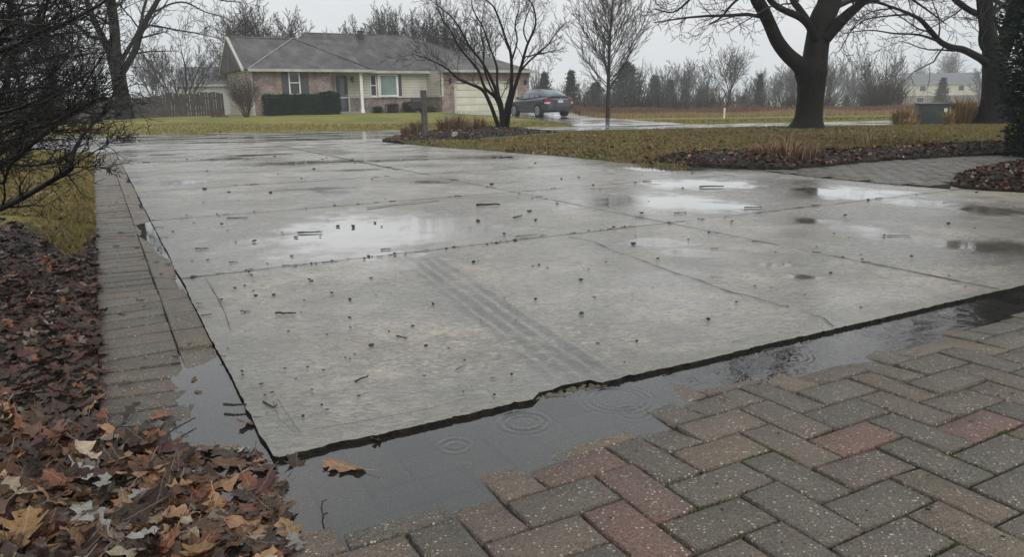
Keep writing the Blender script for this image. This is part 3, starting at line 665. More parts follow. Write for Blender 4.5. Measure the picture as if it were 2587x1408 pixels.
def leaf_object(x, y, z, s, rz, rx, ry, c, k, label, group=None):
    if k not in LMESH:
        v, t, q = LEAVES[k]; LMESH[k] = mesh_np('fallen_leaf', v, [t, q]); LMESH[k].materials.append(M_LEAF)
    o = bpy.data.objects.new('fallen_leaf', LMESH[k]); COL.objects.link(o); o.location = (x, y, z); o.scale = (s, s, s)
    o.rotation_euler = (Matrix.Rotation(rz, 3, 'Z') @ Matrix.Rotation(rx, 3, 'X') @ Matrix.Rotation(ry, 3, 'Y')).to_euler(); o.color = (*c, 1)
    return tag(o, label, 'leaf', group or 'fallen leaves')
for i, ((a, b), s, cn, tl, lb, rz) in enumerate(SOLO):
    s *= 1.1
    p = G(a, b, -.01); z = max(gz(p.x, p.y), WL) + .005 + (.055 if a < 420 else 0)
    p = G(a, b, z); leaf_object(p.x, p.y, z, s, rz, tl, tl * .5, LCOL[cn], (i * 3) % 10, lb)
def psize(it):
    u, v = proj(it[:3])
    return it[3] / it[1] ** 1.4 if (0 < u < W and 0 < v < Hh) else 0
near.sort(key=psize, reverse=True)
WHERE = lambda it: ('lying in the wet pile at the lower left corner' if proj(it[:3])[1] > 1040 and proj(it[:3])[0] < 480 else 'lying in the shallow water beside the pile' if proj(it[:3])[1] > 1040 else 'lying in the bed left of the brick border')
for it in near[:280]:
    w_ = WHERE(it); leaf_object(*it[:9], '%s wet leaf %s' % (it[9], w_), '%s leaves %s' % (it[9], w_))
merge('leaf_litter', [it[:9] for it in near[280:] ], M_LITTER, LEAVES, label='wet brown leaf litter covering the bed left of the brick border', cat='leaf litter', kind='stuff')
# lawn leaves and mulch chips
items = []
def scatter(P, hf, n, names, wts, smin, smax, ok=None, zt=.3, dmax=24):
    xs = [p[0] for p in P]; ys = [p[1] for p in P]; c0 = 0; tr = 0
    while c0 < n and tr < n * 30:
        tr += 1; y = rnd.uniform(min(ys), min(dmax, max(ys))); x = rnd.uniform(max(min(xs), -y * .75), min(max(xs), y * .75))
        if not inpoly(x, y, P) or (ok and not ok(x, y)): continue
        nm, c = lcol(names, wts); items.append((x, y, hf(x, y, -sdist(x, y, P)) + .012, rnd.uniform(smin, smax), rnd.uniform(0, 6.3), rnd.gauss(0, zt), rnd.gauss(0, zt), c, rnd.randrange(8))); c0 += 1
scatter(RL, h_rl, 5200, ALLN, [1.6, 1.6, 3.2, 2.6, .5, .12, .1, 3, .4], .06, .12, lambda x, y: w_rl(x, y, 0) > 0 and (nz3(x * .5, y * .5, 7) > -.15 or rnd.random() < .2) and x < 9)
merge('fallen_leaves', items, M_CHIP, SMALL, label='small brown leaves strewn over the lawn beside the driveway', cat='leaf litter', kind='stuff'); items = []
scatter(GLp, h_gl, 700, ALLN, [.8, 1.2, 3, 1.6, 1.4, .4, .2, 1, .4], .04, .08, lambda x, y: not inpoly(x, y, BD) and y < 14 and rnd.random() < (1.1 - toST((x, y))[1] / 12) and toST((x, y))[0] > -9)
merge('fallen_leaves', items, M_CHIP, SMALL, label='brown leaves scattered on the grass left of the brick border', cat='leaf litter', kind='stuff'); items = []
scatter(MU1, h1, 3600, ALLN, [.5, 1.2, 3, 6, .5, .22, .05, 1.6, .25], .03, .075, zt=.5); scatter(MU3, h3, 1300, ALLN, [.2, .8, 2, 8, .3, .14, 0, 1, .15], .03, .07, zt=.5)
merge('mulch', items, M_CHIP, SMALL, label='dark wood mulch and leaves along the curved brick walk', cat='mulch', kind='stuff'); items = []
scatter(MU2, h2, 2400, ALLN, [.8, 1.2, 3, 6, .6, .1, .05, 2, .25], .03, .08, zt=.5); scatter(MU2, h2, 260, ['tan', 'grey brown', 'rust'], [2, 2, 1], .06, .12, ok=lambda x, y: x < G(1190, 350).x, zt=.5)
merge('mulch', items, M_CHIP, SMALL, label='dark mulch and pale leaves on the mound under the letter box', cat='mulch', kind='stuff')
# ------------------------------------------------------------------ twigs and crumbs on the slab
M_TWIG = simple('wet_bark_bit', (.022, .017, .013), (.008, .007, .006), 60, .5, .6, 200, obj=False)
def blob(seed, n=8):
    r_ = random.Random(seed); bm = bmesh.new(); bmesh.ops.create_icosphere(bm, subdivisions=1, radius=.5)
    for v in bm.verts: v.co *= r_.uniform(.35, 1.3); v.co.z *= .6; v.co.z += .2
    me = bpy.data.meshes.new('bark_crumb'); bm.to_mesh(me); bm.free(); me.materials.append(M_TWIG); return me
def stickmesh(seed, fork=False):
    r_ = random.Random(seed); m = MB(); p = Vector((-.5, 0, .04)); r = .045
    for i in range(5):
        q = Vector((-.5 + .2 * (i + 1), r_.uniform(-.035, .035), .04 + r_.uniform(0, .02))); m.cyl(p, q, r, r * .9, 6); p = q; r *= .9
    if fork: m.cyl((.1, 0, .05), (.35, .16, .06), .02, .01, 5); m.cyl((-.2, 0, .05), (-.32, -.12, .03), .02, .01, 5)
    me = bpy.data.meshes.new('twig'); me.from_pydata(m.v, [], m.f); me.materials.append(M_TWIG); return me
BLOBS = [blob(i) for i in range(6)]; STK = [stickmesh(i, i % 3 == 0) for i in range(6)]
def bit(u, v, L, a, kind, label, group, wd=1.0):
    p = G(u, v); me = rnd.choice(BLOBS if kind == 'bark_crumb' else STK); o = bpy.data.objects.new(kind, me); COL.objects.link(o)
    sc = L / F * p.y; o.location = (p.x, p.y, .003); o.scale = (sc, sc * wd, sc * min(wd, 1.2)); o.rotation_euler = (0, 0, a); tag(o, label, 'twig' if kind == 'twig' else 'debris', group)
for u, v, L, a, wd, lb in ((722, 796, 56, -.1, 1.3, 'thick dark stick with a thin side shoot near the middle of the first slab'), (620, 790, 28, -.2, 1.3, 'short dark twig left of the thick stick'), (915, 962, 52, 1.0, 1.5, 'broad strip of bark lying askew near the front of the first slab'),
        (1016, 856, 42, -.7, 1.2, 'wedge of dark bark right of centre on the first slab'), (1164, 931, 38, .9, .6, 'thin twig lying askew near the broken slab edge'), (783, 590, 62, .1, .8, 'pale split stick in the big bright puddle'), (975, 632, 26, .4, 4.0, 'dark curled lump at the lower edge of the big bright puddle'),
        (1233, 521, 60, .05, 1.2, 'dark stick beyond the big bright puddle'), (1308, 550, 40, 1.0, 1.3, 'forked bark scrap right of the big bright puddle'), (1798, 474, 62, 0, .8, 'long straight twig on the far right slab'), (1903, 526, 46, 0, .8, 'straight twig beside a bright wet patch'),
        (1715, 540, 24, .1, 1.6, 'short twig on the right slab near the long joint'), (600, 553, 52, 0, .7, 'thin broken twig on the joint at the left'), (510, 631, 34, 0, 1.6, 'dark twig in the second slab near its left edge'), (1805, 630, 20, 0, 1.6, 'stubby twig on the slab with bright streaks'), (1930, 612, 0.1, 0, 1, ''),
        (1812, 702, 34, -.5, .5, 'thin twig on the slab right of the jagged crack'), (2270, 597, 60, .05, .4, 'thin long twig near the right streak of water'), (2395, 512, 28, 0, .6, 'twig with an upright shoot by the walk'), (590, 665, 24, -.1, 1.4, 'small twig above the first joint'), (1330, 597, 60, .4, .4, 'hair thin twig beside the second slab joint')):
    if lb: bit(u, v, L, a, 'twig', lb, 'twigs on the driveway', wd)
# long dark bark strip lying in the second joint
mb = MB(); strip(mb, [G(928, 528), G(985, 520), G(1050, 514), G(1110, 508)], .035, .012, 91, .02); strip(mb, [G(928, 529), G(985, 521), G(1050, 515), G(1110, 509)], .03, .004, 92, .02)
tag(mb.build('bark_strip', M_TWIG), 'long dark strip of bark lying in the joint behind the bright puddle', 'debris')
FIX = [(560, 762), (635, 697), (735, 650), (592, 733), (648, 752), (690, 747), (785, 708), (838, 745), (882, 760), (770, 760), (884, 830), (728, 838), (617, 722), (785, 712), (1095, 770), (1075, 878), (940, 878), (875, 905), (722, 935), (777, 932), (820, 940), (905, 1005), (810, 1028), (765, 1055), (670, 1000), (1350, 760),
       (1490, 684), (1465, 712), (1195, 664), (1600, 620), (1660, 655), (1470, 795), (1790, 808), (1605, 866), (1860, 768), (1290, 948), (1250, 1000), (745, 600), (855, 572), (965, 572), (888, 575), (640, 612), (560, 567), (1210, 560), (1340, 535), (1410, 515), (1245, 470), (940, 452), (680, 490), (520, 478), (1500, 470), (1620, 540), (1550, 578), (2395, 568), (2230, 598), (2135, 545), (2190, 505), (2030, 480), (1850, 560), (1960, 640), (2300, 650), (2100, 690), (1350, 560)]
for u, v in FIX: bit(u + rnd.uniform(-3, 3), v + rnd.uniform(-2, 2), rnd.uniform(9, 14), rnd.uniform(-.8, .8), 'bark_crumb', 'small dark crumb of bark lying on the wet concrete driveway', 'bark crumbs on the driveway', rnd.uniform(.5, 1.3))
n = 0
while n < 240:
    u, v = rnd.uniform(340, 2560), 400 + 640 * rnd.random() ** 1.5; s, t = toST(G(u, v))
    if n % 2:
        if rnd.random() < .7: t = min(TJ, key=lambda q: abs(q - t)) + rnd.gauss(0, .02)
        else: s = (3.35 if s > 1.6 else .03) + rnd.gauss(0, .02)
        u, v = proj(ST(s, t))
    if not (0 < s < 9 and .1 < t < 14) or inpoly(*G(u, v).xy, RL) or inpoly(*G(u, v).xy, WALK) or inpoly(*G(u, v).xy, MU3): continue
    n += 1
    if n % 4: bit(u, v, rnd.uniform(3.5, 8) * (1 + (v - 400) / 900), rnd.uniform(-.6, .6), 'bark_crumb', 'small dark crumb of bark lying on the wet concrete driveway', 'bark crumbs on the driveway', rnd.uniform(.4, 1.2))
    else: bit(u, v, rnd.uniform(10, 20) * (1 + (v - 400) / 900), rnd.uniform(-.5, .5), 'twig', 'tiny straight twig bit lying on the wet concrete driveway', 'tiny twig bits on the driveway', rnd.uniform(.8, 1.8))
for q in range(46):
    u, v = rnd.uniform(1150, 2560), rnd.uniform(960, 1390); p = G(u, v)
    if pdist(p.x, p.y) > .03: bit(u, v, rnd.uniform(4, 11) * (1 + (v - 960) / 900), rnd.uniform(0, 3), 'bark_crumb', 'tiny dark crumb lying on the herringbone brick paving', 'crumbs on the brick paving', rnd.uniform(.4, 1.1))
# rubble in the broken edge
mb = MB()
for q in range(75):
    c = CHIP[1 + rnd.randrange(6)]; p = ST(c[0] + rnd.gauss(0, .03), max(-.02, c[1] * rnd.random() ** .7 - .004)); s = rnd.uniform(.005, .016); bm = bmesh.new(); bmesh.ops.create_icosphere(bm, subdivisions=1, radius=s)
    for v in bm.verts: v.co *= rnd.uniform(.55, 1.15); v.co.z *= .7
    mb.add([(p.x + v.co.x, p.y + v.co.y, -.017 + v.co.z + rnd.random() * .001) for v in bm.verts], [tuple(v.index for v in f.verts) for f in bm.faces]); bm.free()
tag(mb.build('rubble', simple('crumbled_concrete', (.13, .115, .085), (.03, .027, .02), 25, .6, .6, 90)), 'crumbled concrete lying in the broken slab edge', 'rubble', None, 'stuff')
# forked twigs on the border bricks
def twig_thing(pts_list, r, label):
    m = MB()
    for pts in pts_list:
        P = [G(u, v, .004) for u, v in pts]; n_ = len(P)
        for i in range(n_ - 1): m.cyl(P[i], P[i + 1], r * (1 - .6 * i / n_), r * (1 - .6 * (i + 1) / n_), 6)
    return tag(m.build('twig', M_TWIG), label, 'twig', 'twigs on the brick border')
twig_thing([[(405, 1110), (385, 1090), (345, 1078), (300, 1080)], [(365, 1077), (400, 1066), (432, 1052)], [(405, 1110), (440, 1085), (493, 1056)]], .003, 'forked black twig lying on the brick border above the leaf pile')
twig_thing([[(817, 1310), (812, 1285), (815, 1268), (826, 1263)]], .0022, 'small hooked twig standing in the shallow puddle')
twig_thing([[(565, 1022), (590, 1024), (622, 1022)]], .005, 'short black twig at the left edge of the slab'); twig_thing([[(665, 1015), (690, 1030), (700, 1022)]], .003, 'bent twig in the left corner of the first slab')

# moss in a few joints
mb = MB()
for u, v, n_, sp in ((1832, 1312, 60, 18), (2410, 1332, 60, 22), (2560, 1100, 80, 26), (2130, 1108, 40, 20), (2452, 1168, 50, 22), (2330, 1380, 50, 25), (2030, 1150, 30, 16), (1960, 1165, 30, 14), (2500, 1090, 40, 22)):
    c = G(u, v, -.004); s_, t_ = toST(c); gi = round((s_ - SOFF) / wB) * wB + SOFF; gj = round((t_ + .005) / wB) * wB - .005
    for q in range(n_):
        if q % 2: p = ST(gi + rnd.gauss(0, .004), t_ + rnd.gauss(0, .035))
        else: p = ST(s_ + rnd.gauss(0, .035), gj + rnd.gauss(0, .004))
        r_ = rnd.uniform(.003, .007); z = hpat(p.x, p.y) - .004; k = 6
        vs = [(p.x + r_ * math.cos(a * PI / 3), p.y + r_ * math.sin(a * PI / 3), z - .006) for a in range(6)] + [(p.x, p.y, z + r_ * .8)]
        mb.add(vs, [(a, (a + 1) % 6, 6) for a in range(6)])
tag(mb.build('moss', simple('joint_moss', (.055, .075, .012), (.03, .045, .01), 60, .9, .8, 200)), 'green moss growing in the joints of the brick paving', 'moss', None, 'stuff')
# ------------------------------------------------------------------ bare trees
def tubes(lines, name, mat, parent=None, sides=None, **kw):
    """lines: list of (points, radii); one mesh"""
    groups = {}
    for P, Rr in lines:
        s = sides or (3 if max(Rr) < .02 else 5 if max(Rr) < .06 else 9 if max(Rr) < .2 else 16); groups.setdefault((len(P), s), []).append((P, Rr))
    VV, QQ = [], []; b = 0
    for (n, s), L in groups.items():
        P = np.array([l[0] for l in L], np.float64); r = np.array([l[1] for l in L], np.float64)
        T = np.gradient(P, axis=1); T /= np.linalg.norm(T, axis=2, keepdims=True) + 1e-9
        ref = np.where(np.abs(T[:, :1, 2:3]) > .8, np.array([[[1., 0, 0]]]), np.array([[[0, 0, 1.]]])); ref = np.broadcast_to(ref, T.shape)
        u = np.cross(T, ref); u /= np.linalg.norm(u, axis=2, keepdims=True) + 1e-9; w_ = np.cross(T, u)
        an = np.arange(s) * 2 * PI / s
        V = P[:, :, None, :] + r[:, :, None, None] * (np.cos(an)[None, None, :, None] * u[:, :, None, :] + np.sin(an)[None, None, :, None] * w_[:, :, None, :])
        m = len(L); VV.append(V.reshape(-1, 3)); base = b + np.arange(m)[:, None, None] * n * s; k = np.arange(n - 1)[None, :, None] * s; j = np.arange(s)[None, None, :]; j2 = (j + 1) % s
        Q = np.stack([base + k + j, base + k + j2, base + k + s + j2, base + k + s + j], -1); QQ.append(Q.reshape(-1, 4)); b += m * n * s
    me = mesh_np(name, np.concatenate(VV), [np.concatenate(QQ)]); return link(name, me, mat, parent, smooth=True, **kw)
def wander(p, d, L, r0, r1, n, curl, up, droop=0.0):
    P = [p.copy()]; Rr = [r0]; d = d.normalized()
    for i in range(n):
        d = d + Vector((rnd.gauss(0, curl), rnd.gauss(0, curl), rnd.gauss(0, curl) * .7)) + Vector((0, 0, up)) - Vector((0, 0, droop * (i / n)))
        d.normalize(); p = p + d * (L / n); P.append(p.copy()); Rr.append(r0 + (r1 - r0) * (i + 1) / n)
    return P, Rr
def sprout(lines, line, lev, cfg, out):
    """side shoots along a limb"""
    P, Rr = line; L = sum((P[i + 1] - P[i]).length for i in range(len(P) - 1)); n = cfg['n'][lev]; az = rnd.random() * 6.28
    for k in range(n):
        t = cfg['t0'][lev] + (1 - cfg['t0'][lev]) * (k + rnd.random()) / n; f = t * (len(P) - 1); i = min(int(f), len(P) - 2); f -= i
        p = P[i].lerp(P[i + 1], f); d = (P[i + 1] - P[i]).normalized(); r = Rr[i] + (Rr[i + 1] - Rr[i]) * f
        az += 2.4 + rnd.gauss(0, .4); o = d.orthogonal().normalized(); o.rotate(Matrix.Rotation(az, 3, d))
        a = cfg['ang'][lev] * rnd.uniform(.75, 1.25); dd = d * math.cos(a) + o * math.sin(a)
        l = L * cfg['len'][lev] * (1.12 - cfg['tap'][lev] * t) * rnd.uniform(.7, 1.2); rr = max(cfg['rmin'], min(r * .75, r * cfg['rad'][lev]))
        c = wander(p, dd, l, rr, max(cfg['rmin'] * .6, rr * .25), cfg['seg'][lev], cfg['curl'], cfg['up'], cfg.get('droop', 0)); out.append(c)
        if lev + 1 < len(cfg['n']): sprout(lines, c, lev + 1, cfg, out)
def bark(name, a, b, sc=9, bs=.8, moss=None):
    n = N(name); v = n.v2('MULTIPLY', n.P(), (1, 1, .22)); f = n.noise(sc * 2.2, 5, .7, v, .8); g = n.noise(1.5, 3)
    col = n.mix(n.rng(f, .38, .62), a, b)
    if moss: col = n.mix(n.m2('MULTIPLY', n.rng(g, .45, .65), .6), col, moss)
    return n.bsdf(col, .62, n.bump(f, bs, .03), Specular_IOR_Level=.12)
M_BARK = bark('wet_dark_bark', (.013, .010, .008), (.004, .0035, .003), 9, .9, (.013, .0135, .008))
M_BARK2 = bark('brown_bark', (.060, .048, .040), (.028, .022, .018), 8)
M_TWIGS = simple('twig_bark', (.026, .021, .017), (.014, .011, .009), 3, .6, Specular_IOR_Level=.3)
M_FARBARK = simple('far_bark', (.060, .050, .044), (.040, .034, .030), 2, .8, Specular_IOR_Level=.15)  # paler than the near twigs: part of the haze is in this colour
M_BLACKTW = simple('wet_black_twig', (.009, .008, .007), (.018, .015, .013), 20, .5, .4, 90, Specular_IOR_Level=.2)
def pxline(pts, D, wpx, dd=0.0, n=None):
    """limb through pixels at distance D (running dd metres nearer or farther), widths in pixels of the photograph"""
    m = len(pts); P = []; 
    for i, (u, v) in enumerate(pts): P.append(at(u, v, D + dd * i / (m - 1)))
    if not isinstance(wpx, (list, tuple)): wpx = [wpx] * m
    if len(wpx) == 2: wpx = [wpx[0] + (wpx[1] - wpx[0]) * i / (m - 1) for i in range(m)]
    Rr = [w_ / 2 / F * p.y for w_, p in zip(wpx, P)]
    # Catmull smoothing
    Q, S = [], []; k = 4
    for i in range(m - 1):
        p0, p1, p2, p3 = P[max(0, i - 1)], P[i], P[i + 1], P[min(m - 1, i + 2)]
        for j in range(k):
            t = j / k; Q.append(.5 * ((2 * p1) + (p2 - p0) * t + (2 * p0 - 5 * p1 + 4 * p2 - p3) * t * t + (3 * p1 - p0 - 3 * p2 + p3) * t ** 3)); S.append(Rr[i] + (Rr[i + 1] - Rr[i]) * t)
    Q.append(P[-1]); S.append(Rr[-1]); return Q, S
def grown(limbs, cfg, name, label, cat, mats, group=None, ext=None, root=None, twig_skip=0):
    """tree from drawn limbs: limbs -> trunk part, procedural shoots -> branches part"""
    base = root or limbs[0][0][0]; big = list(limbs); out = []
    for i, l in enumerate(limbs):
        if i >= twig_skip: sprout(None, l, 0, cfg, out)
    e = empty(name, (base.x, base.y, base.z), label=label, cat=cat, group=group)
    for nm, ls, m in (('trunk', big, mats[0]), ('branches', out, mats[1])):
        if ls:
            o = tubes(ls, nm, m, e); o.matrix_parent_inverse = Matrix.Translation((-base.x, -base.y, -base.z))
    return e
# --- big maple in the middle right
def flare(l, k=1.7, n=4):
    P, Rr = l
    for i in range(n): Rr[i] *= 1 + (k - 1) * ((1 - i / n) ** 2)
    P[0] = P[0] - Vector((0, 0, .12)); return l
D1 = 19.8
trunk = flare(pxline([(2037, 334), (2042, 300), (2047, 255), (2050, 210), (2049, 180), (2056, 150)], D1, [78, 66, 62, 66, 78, 62]), 1.55, 5)
mainst = pxline([(2054, 190), (2060, 140), (2066, 100), (2078, 45), (2096, 0), (2096, -80), (2080, -200), (2066, -350), (2060, -500), (2050, -700)], D1, [66, 58, 56, 58, 54, 50, 44, 38, 28, 8], .8)
left = pxline([(2040, 195), (2020, 165), (1990, 138), (1964, 104), (1945, 62), (1928, 25), (1908, -15), (1900, -100), (1920, -220), (1948, -350), (1962, -480), (1960, -600), (1950, -740)], D1, [40, 38, 34, 32, 30, 30, 30, 32, 32, 30, 26, 20, 7], -.6)
l2 = pxline([(2062, 105), (2046, 66), (2020, 42), (1980, 25), (1950, 5), (1930, -30), (1900, -100), (1860, -180)], D1, [24, 20, 18, 15, 14, 12, 8, 4], -1.5)
l3 = pxline([(2050, 72), (2036, 46), (2018, 20), (2003, -2), (1985, -60), (1975, -150), (1950, -260)], D1, [18, 17, 16, 15, 13, 9, 4], 1.5)
l4 = pxline([(2085, 95), (2112, 66), (2140, 38), (2166, 16), (2190, -8), (2240, -60), (2290, -140), (2330, -240)], D1, [34, 30, 26, 22, 20, 16, 11, 5], -.8)
l5 = pxline([(1930, 20), (1880, -40), (1800, -60), (1730, -40), (1680, -20)], D1, [14, 12, 9, 7, 3], -2.0)
l6 = pxline([(1900, -30), (1850, -70), (1780, -50), (1740, 0), (1700, 30), (1655, 22)], D1, [10, 8, 7, 6, 4, 3], 1.5)
l7 = pxline([(1930, 10), (1900, -20), (1855, 5), (1820, 45), (1790, 60)], D1, [9, 8, 6, 5, 2], -2.0)
l8 = pxline([(2180, -5), (2230, -30), (2290, -10), (2350, 30), (2390, 60)], D1, [9, 8, 6, 4, 2], 1.0)
cfgM = dict(n=[9, 7, 4], t0=[.35, .2, .15], ang=[.8, .75, .7], len=[.42, .42, .4], tap=[.5, .5, .4], rad=[.34, .45, .5], seg=[6, 5, 3], curl=.13, up=.045, rmin=.006, droop=.02)
M1 = grown([trunk, mainst, left, l2, l3, l4, l5, l6, l7, l8], cfgM, 'maple_tree', 'big dark forked tree with a thick trunk standing on the lawn right of centre', 'tree', (M_BARK, M_TWIGS), twig_skip=1)
# --- tree at the right edge
D2 = 22.0
tr = flare(pxline([(2512, 322), (2514, 280), (2516, 230), (2514, 180), (2512, 140)], D2, [84, 72, 62, 56, 52]), 1.5, 5)
m1 = pxline([(2508, 160), (2502, 110), (2493, 60), (2489, 10), (2484, -60), (2462, -150), (2446, -260), (2440, -400), (2430, -620)], D2, [42, 38, 34, 33, 32, 30, 28, 24, 7], -.5)
m2 = pxline([(2524, 150), (2540, 105), (2556, 60), (2566, 20), (2578, -30), (2580, -120), (2560, -240), (2545, -400), (2540, -600)], D2, [40, 38, 38, 37, 36, 34, 32, 26, 8], .8)
b1 = pxline([(2500, 170), (2484, 152), (2456, 136), (2430, 124), (2400, 118), (2374, 104), (2350, 76), (2326, 50), (2300, 36), (2262, 20), (2210, 4), (2150, -10)], D2, [20, 19, 17, 16, 15, 13, 12, 10, 8, 6, 5, 3], -2.2)
b2 = pxline([(2490, 60), (2478, 40), (2452, 27), (2430, 12), (2408, -10), (2380, -80), (2370, -200), (2376, -340), (2380, -480)], D2, [18, 16, 14, 14, 14, 14, 13, 10, 4], -1.5)
b3 = pxline([(2500, 132), (2482, 122), (2476, 100), (2478, 70), (2474, 40), (2470, 0), (2468, -60)], D2, [10, 10, 9, 8, 8, 7, 4], -1.0)
b4 = pxline([(2372, 104), (2340, 92), (2310, 86), (2260, 84), (2200, 76), (2130, 84)], D2 - 1.2, [7, 6, 5, 4, 3, 2], -1.5)
b5 = pxline([(2300, 36), (2240, 40), (2180, 52), (2140, 90)], D2 - 2, [5, 4, 3, 1.5], .4)
b6 = pxline([(2260, 20), (2200, 30), (2160, 62), (2120, 130)], D2 - 2, [4, 3, 3, 1.5], -.8)
b7 = pxline([(2536, 100), (2528, 80), (2516, 60), (2508, 40), (2520, 0), (2540, -60)], D2, [10, 9, 8, 7, 6, 4], 1.0)
cfgM2 = dict(cfgM, n=[9, 6, 4], t0=[.25, .15, .1])
grown([tr, m1, m2, b1, b2, b3, b4, b5, b6, b7], cfgM2, 'maple_tree', 'thick dark tree with a long low limb, at the right edge behind the evergreen', 'tree', (M_BARK, M_TWIGS), twig_skip=1)
# --- many stemmed small tree on the mound
D4 = 21.5
def c4(L): return [(900 + x / 3.69, y / 3.69) for x, y in L]
S = [pxline(c4(L), D4, wv_, dd) for L, wv_, dd in (
    ([(1345, 1240), (1290, 1080), (1240, 950), (1180, 840), (1080, 790), (960, 740), (860, 650), (760, 590), (650, 540), (520, 500)], [11, 10, 9.5, 9, 6.5, 5.5, 4.5, 3.6, 2.6, 1.2], -1.6),
    ([(1355, 1240), (1350, 1050), (1300, 910), (1200, 820), (1150, 680), (1100, 600), (1000, 490), (930, 380), (880, 280), (800, 170), (740, 0), (700, -100)], [11, 10, 9, 7.5, 7, 6, 5, 4.4, 3.8, 3, 2, 1], 1.2),
    ([(1370, 1240), (1355, 1000), (1310, 860), (1240, 700), (1160, 560), (1050, 420), (960, 250), (860, 130), (720, 20), (640, -60)], [12, 11, 9.5, 7, 6, 5, 4, 3, 2, 1], -.8),
    ([(1385, 1240), (1400, 1010), (1440, 850), (1450, 700), (1440, 500), (1400, 380), (1340, 200), (1280, 60), (1200, -20), (1160, -140)], [12, 11, 9.5, 8, 7, 6, 5, 4, 3, 1], .8),
    ([(1398, 1240), (1430, 1020), (1465, 860), (1530, 650), (1590, 430), (1670, 230), (1650, 60), (1580, -40), (1540, -160)], [11, 10.5, 10, 8, 6, 4.6, 3.6, 2.6, 1], -1.0),
    ([(1530, 660), (1600, 580), (1700, 490), (1790, 410), (1860, 310), (1960, 200)], [6, 5, 4.5, 3.5, 2.6, 1.2], .8),
    ([(1330, 900), (1312, 760), (1310, 620), (1250, 450), (1180, 250), (1100, 110), (1060, -60)], [8, 7, 6, 5, 4, 3, 1.2], 1.6),
    ([(1340, 960), (1250, 800), (1190, 620), (1190, 450), (1160, 300), (1180, 150), (1210, -60)], [6, 5, 5, 4, 3, 2.4, 1], 1.4),
    ([(1350, 910), (1400, 810), (1440, 740)], [2.5, 2, 1], .2), ([(1480, 830), (1560, 560), (1620, 520), (1760, 490), (1860, 470)], [5, 4, 3, 2.6, 1], -.8),
    ([(1450, 560), (1500, 380), (1480, 230), (1520, 60), (1500, -90)], [5, 4, 3.4, 2.6, 1], .3), ([(1600, 400), (1560, 280), (1600, 120), (1660, 10), (1720, -80)], [4, 3.4, 3, 2, 1], .6))]
cfg4 = dict(n=[13, 7, 4], t0=[.36, .15, .15], ang=[.62, .65, .6], len=[.30, .42, .42], tap=[.45, .4, .4], rad=[.36, .45, .5], seg=[7, 5, 4], curl=.12, up=.03, rmin=.0042)
T4 = grown(S, cfg4, 'shrub_tree', 'small bare tree with many spreading stems on the mulch mound in front of the garage', 'tree', (M_BARK, M_TWIGS))
# --- left tree by the fence
D5 = 42.0
S = [flare(pxline([(316, 304), (310, 260), (303, 215), (296, 175), (288, 140)], D5, [40, 36, 34, 34, 36]), 1.3, 4),
     pxline([(292, 160), (272, 122), (258, 92), (240, 55), (226, 20), (212, -20), (190, -100), (170, -200)], D5, [20, 18, 16, 14, 13, 12, 8, 3], -2),
     pxline([(294, 150), (291, 110), (289, 70), (284, 30), (280, -10), (276, -80), (270, -180)], D5, [25, 24, 23, 22, 20, 14, 5], 1),
     pxline([(304, 192), (318, 168), (332, 145), (345, 118), (354, 85), (366, 58), (382, 28), (398, 0), (425, -60), (450, -140)], D5, [16, 16, 15, 15, 14, 13, 12, 11, 8, 3], -1.5),
     pxline([(304, 165), (320, 130), (342, 95), (356, 60), (362, 25), (372, -10), (380, -80)], D5, [11, 10, 9, 8, 7, 6, 3], 2),
     pxline([(366, 62), (400, 66), (450, 76), (500, 84), (555, 97)], D5, [5, 4.5, 4, 3, 1.5], -2),
     pxline([(390, 30), (430, 10), (470, 6), (520, 30), (560, 40)], D5, [5, 4.5, 4, 3, 1.5], -2.5), pxline([(400, 0), (450, -30), (500, -20), (560, 0), (610, 4)], D5, [6, 5, 4, 3, 1.5], -3),
     pxline([(354, 96), (385, 88), (415, 80)], D5, [5, 4, 2], 1), pxline([(260, 98), (225, 90), (190, 60), (150, 20), (130, -40)], D5, [9, 8, 7, 5, 2], 0)]
cfg5 = dict(n=[8, 6, 4], t0=[.25, .15, .15], ang=[.75, .7, .7], len=[.40, .42, .42], tap=[.45, .4, .4], rad=[.34, .45, .5], seg=[6, 4, 3], curl=.14, up=.02, rmin=.011, droop=.05)
grown(S, cfg5, 'oak_tree', 'tall dark bare tree in front of the left end of the wooden fence', 'tree', (M_BARK, M_TWIGS), twig_skip=1)
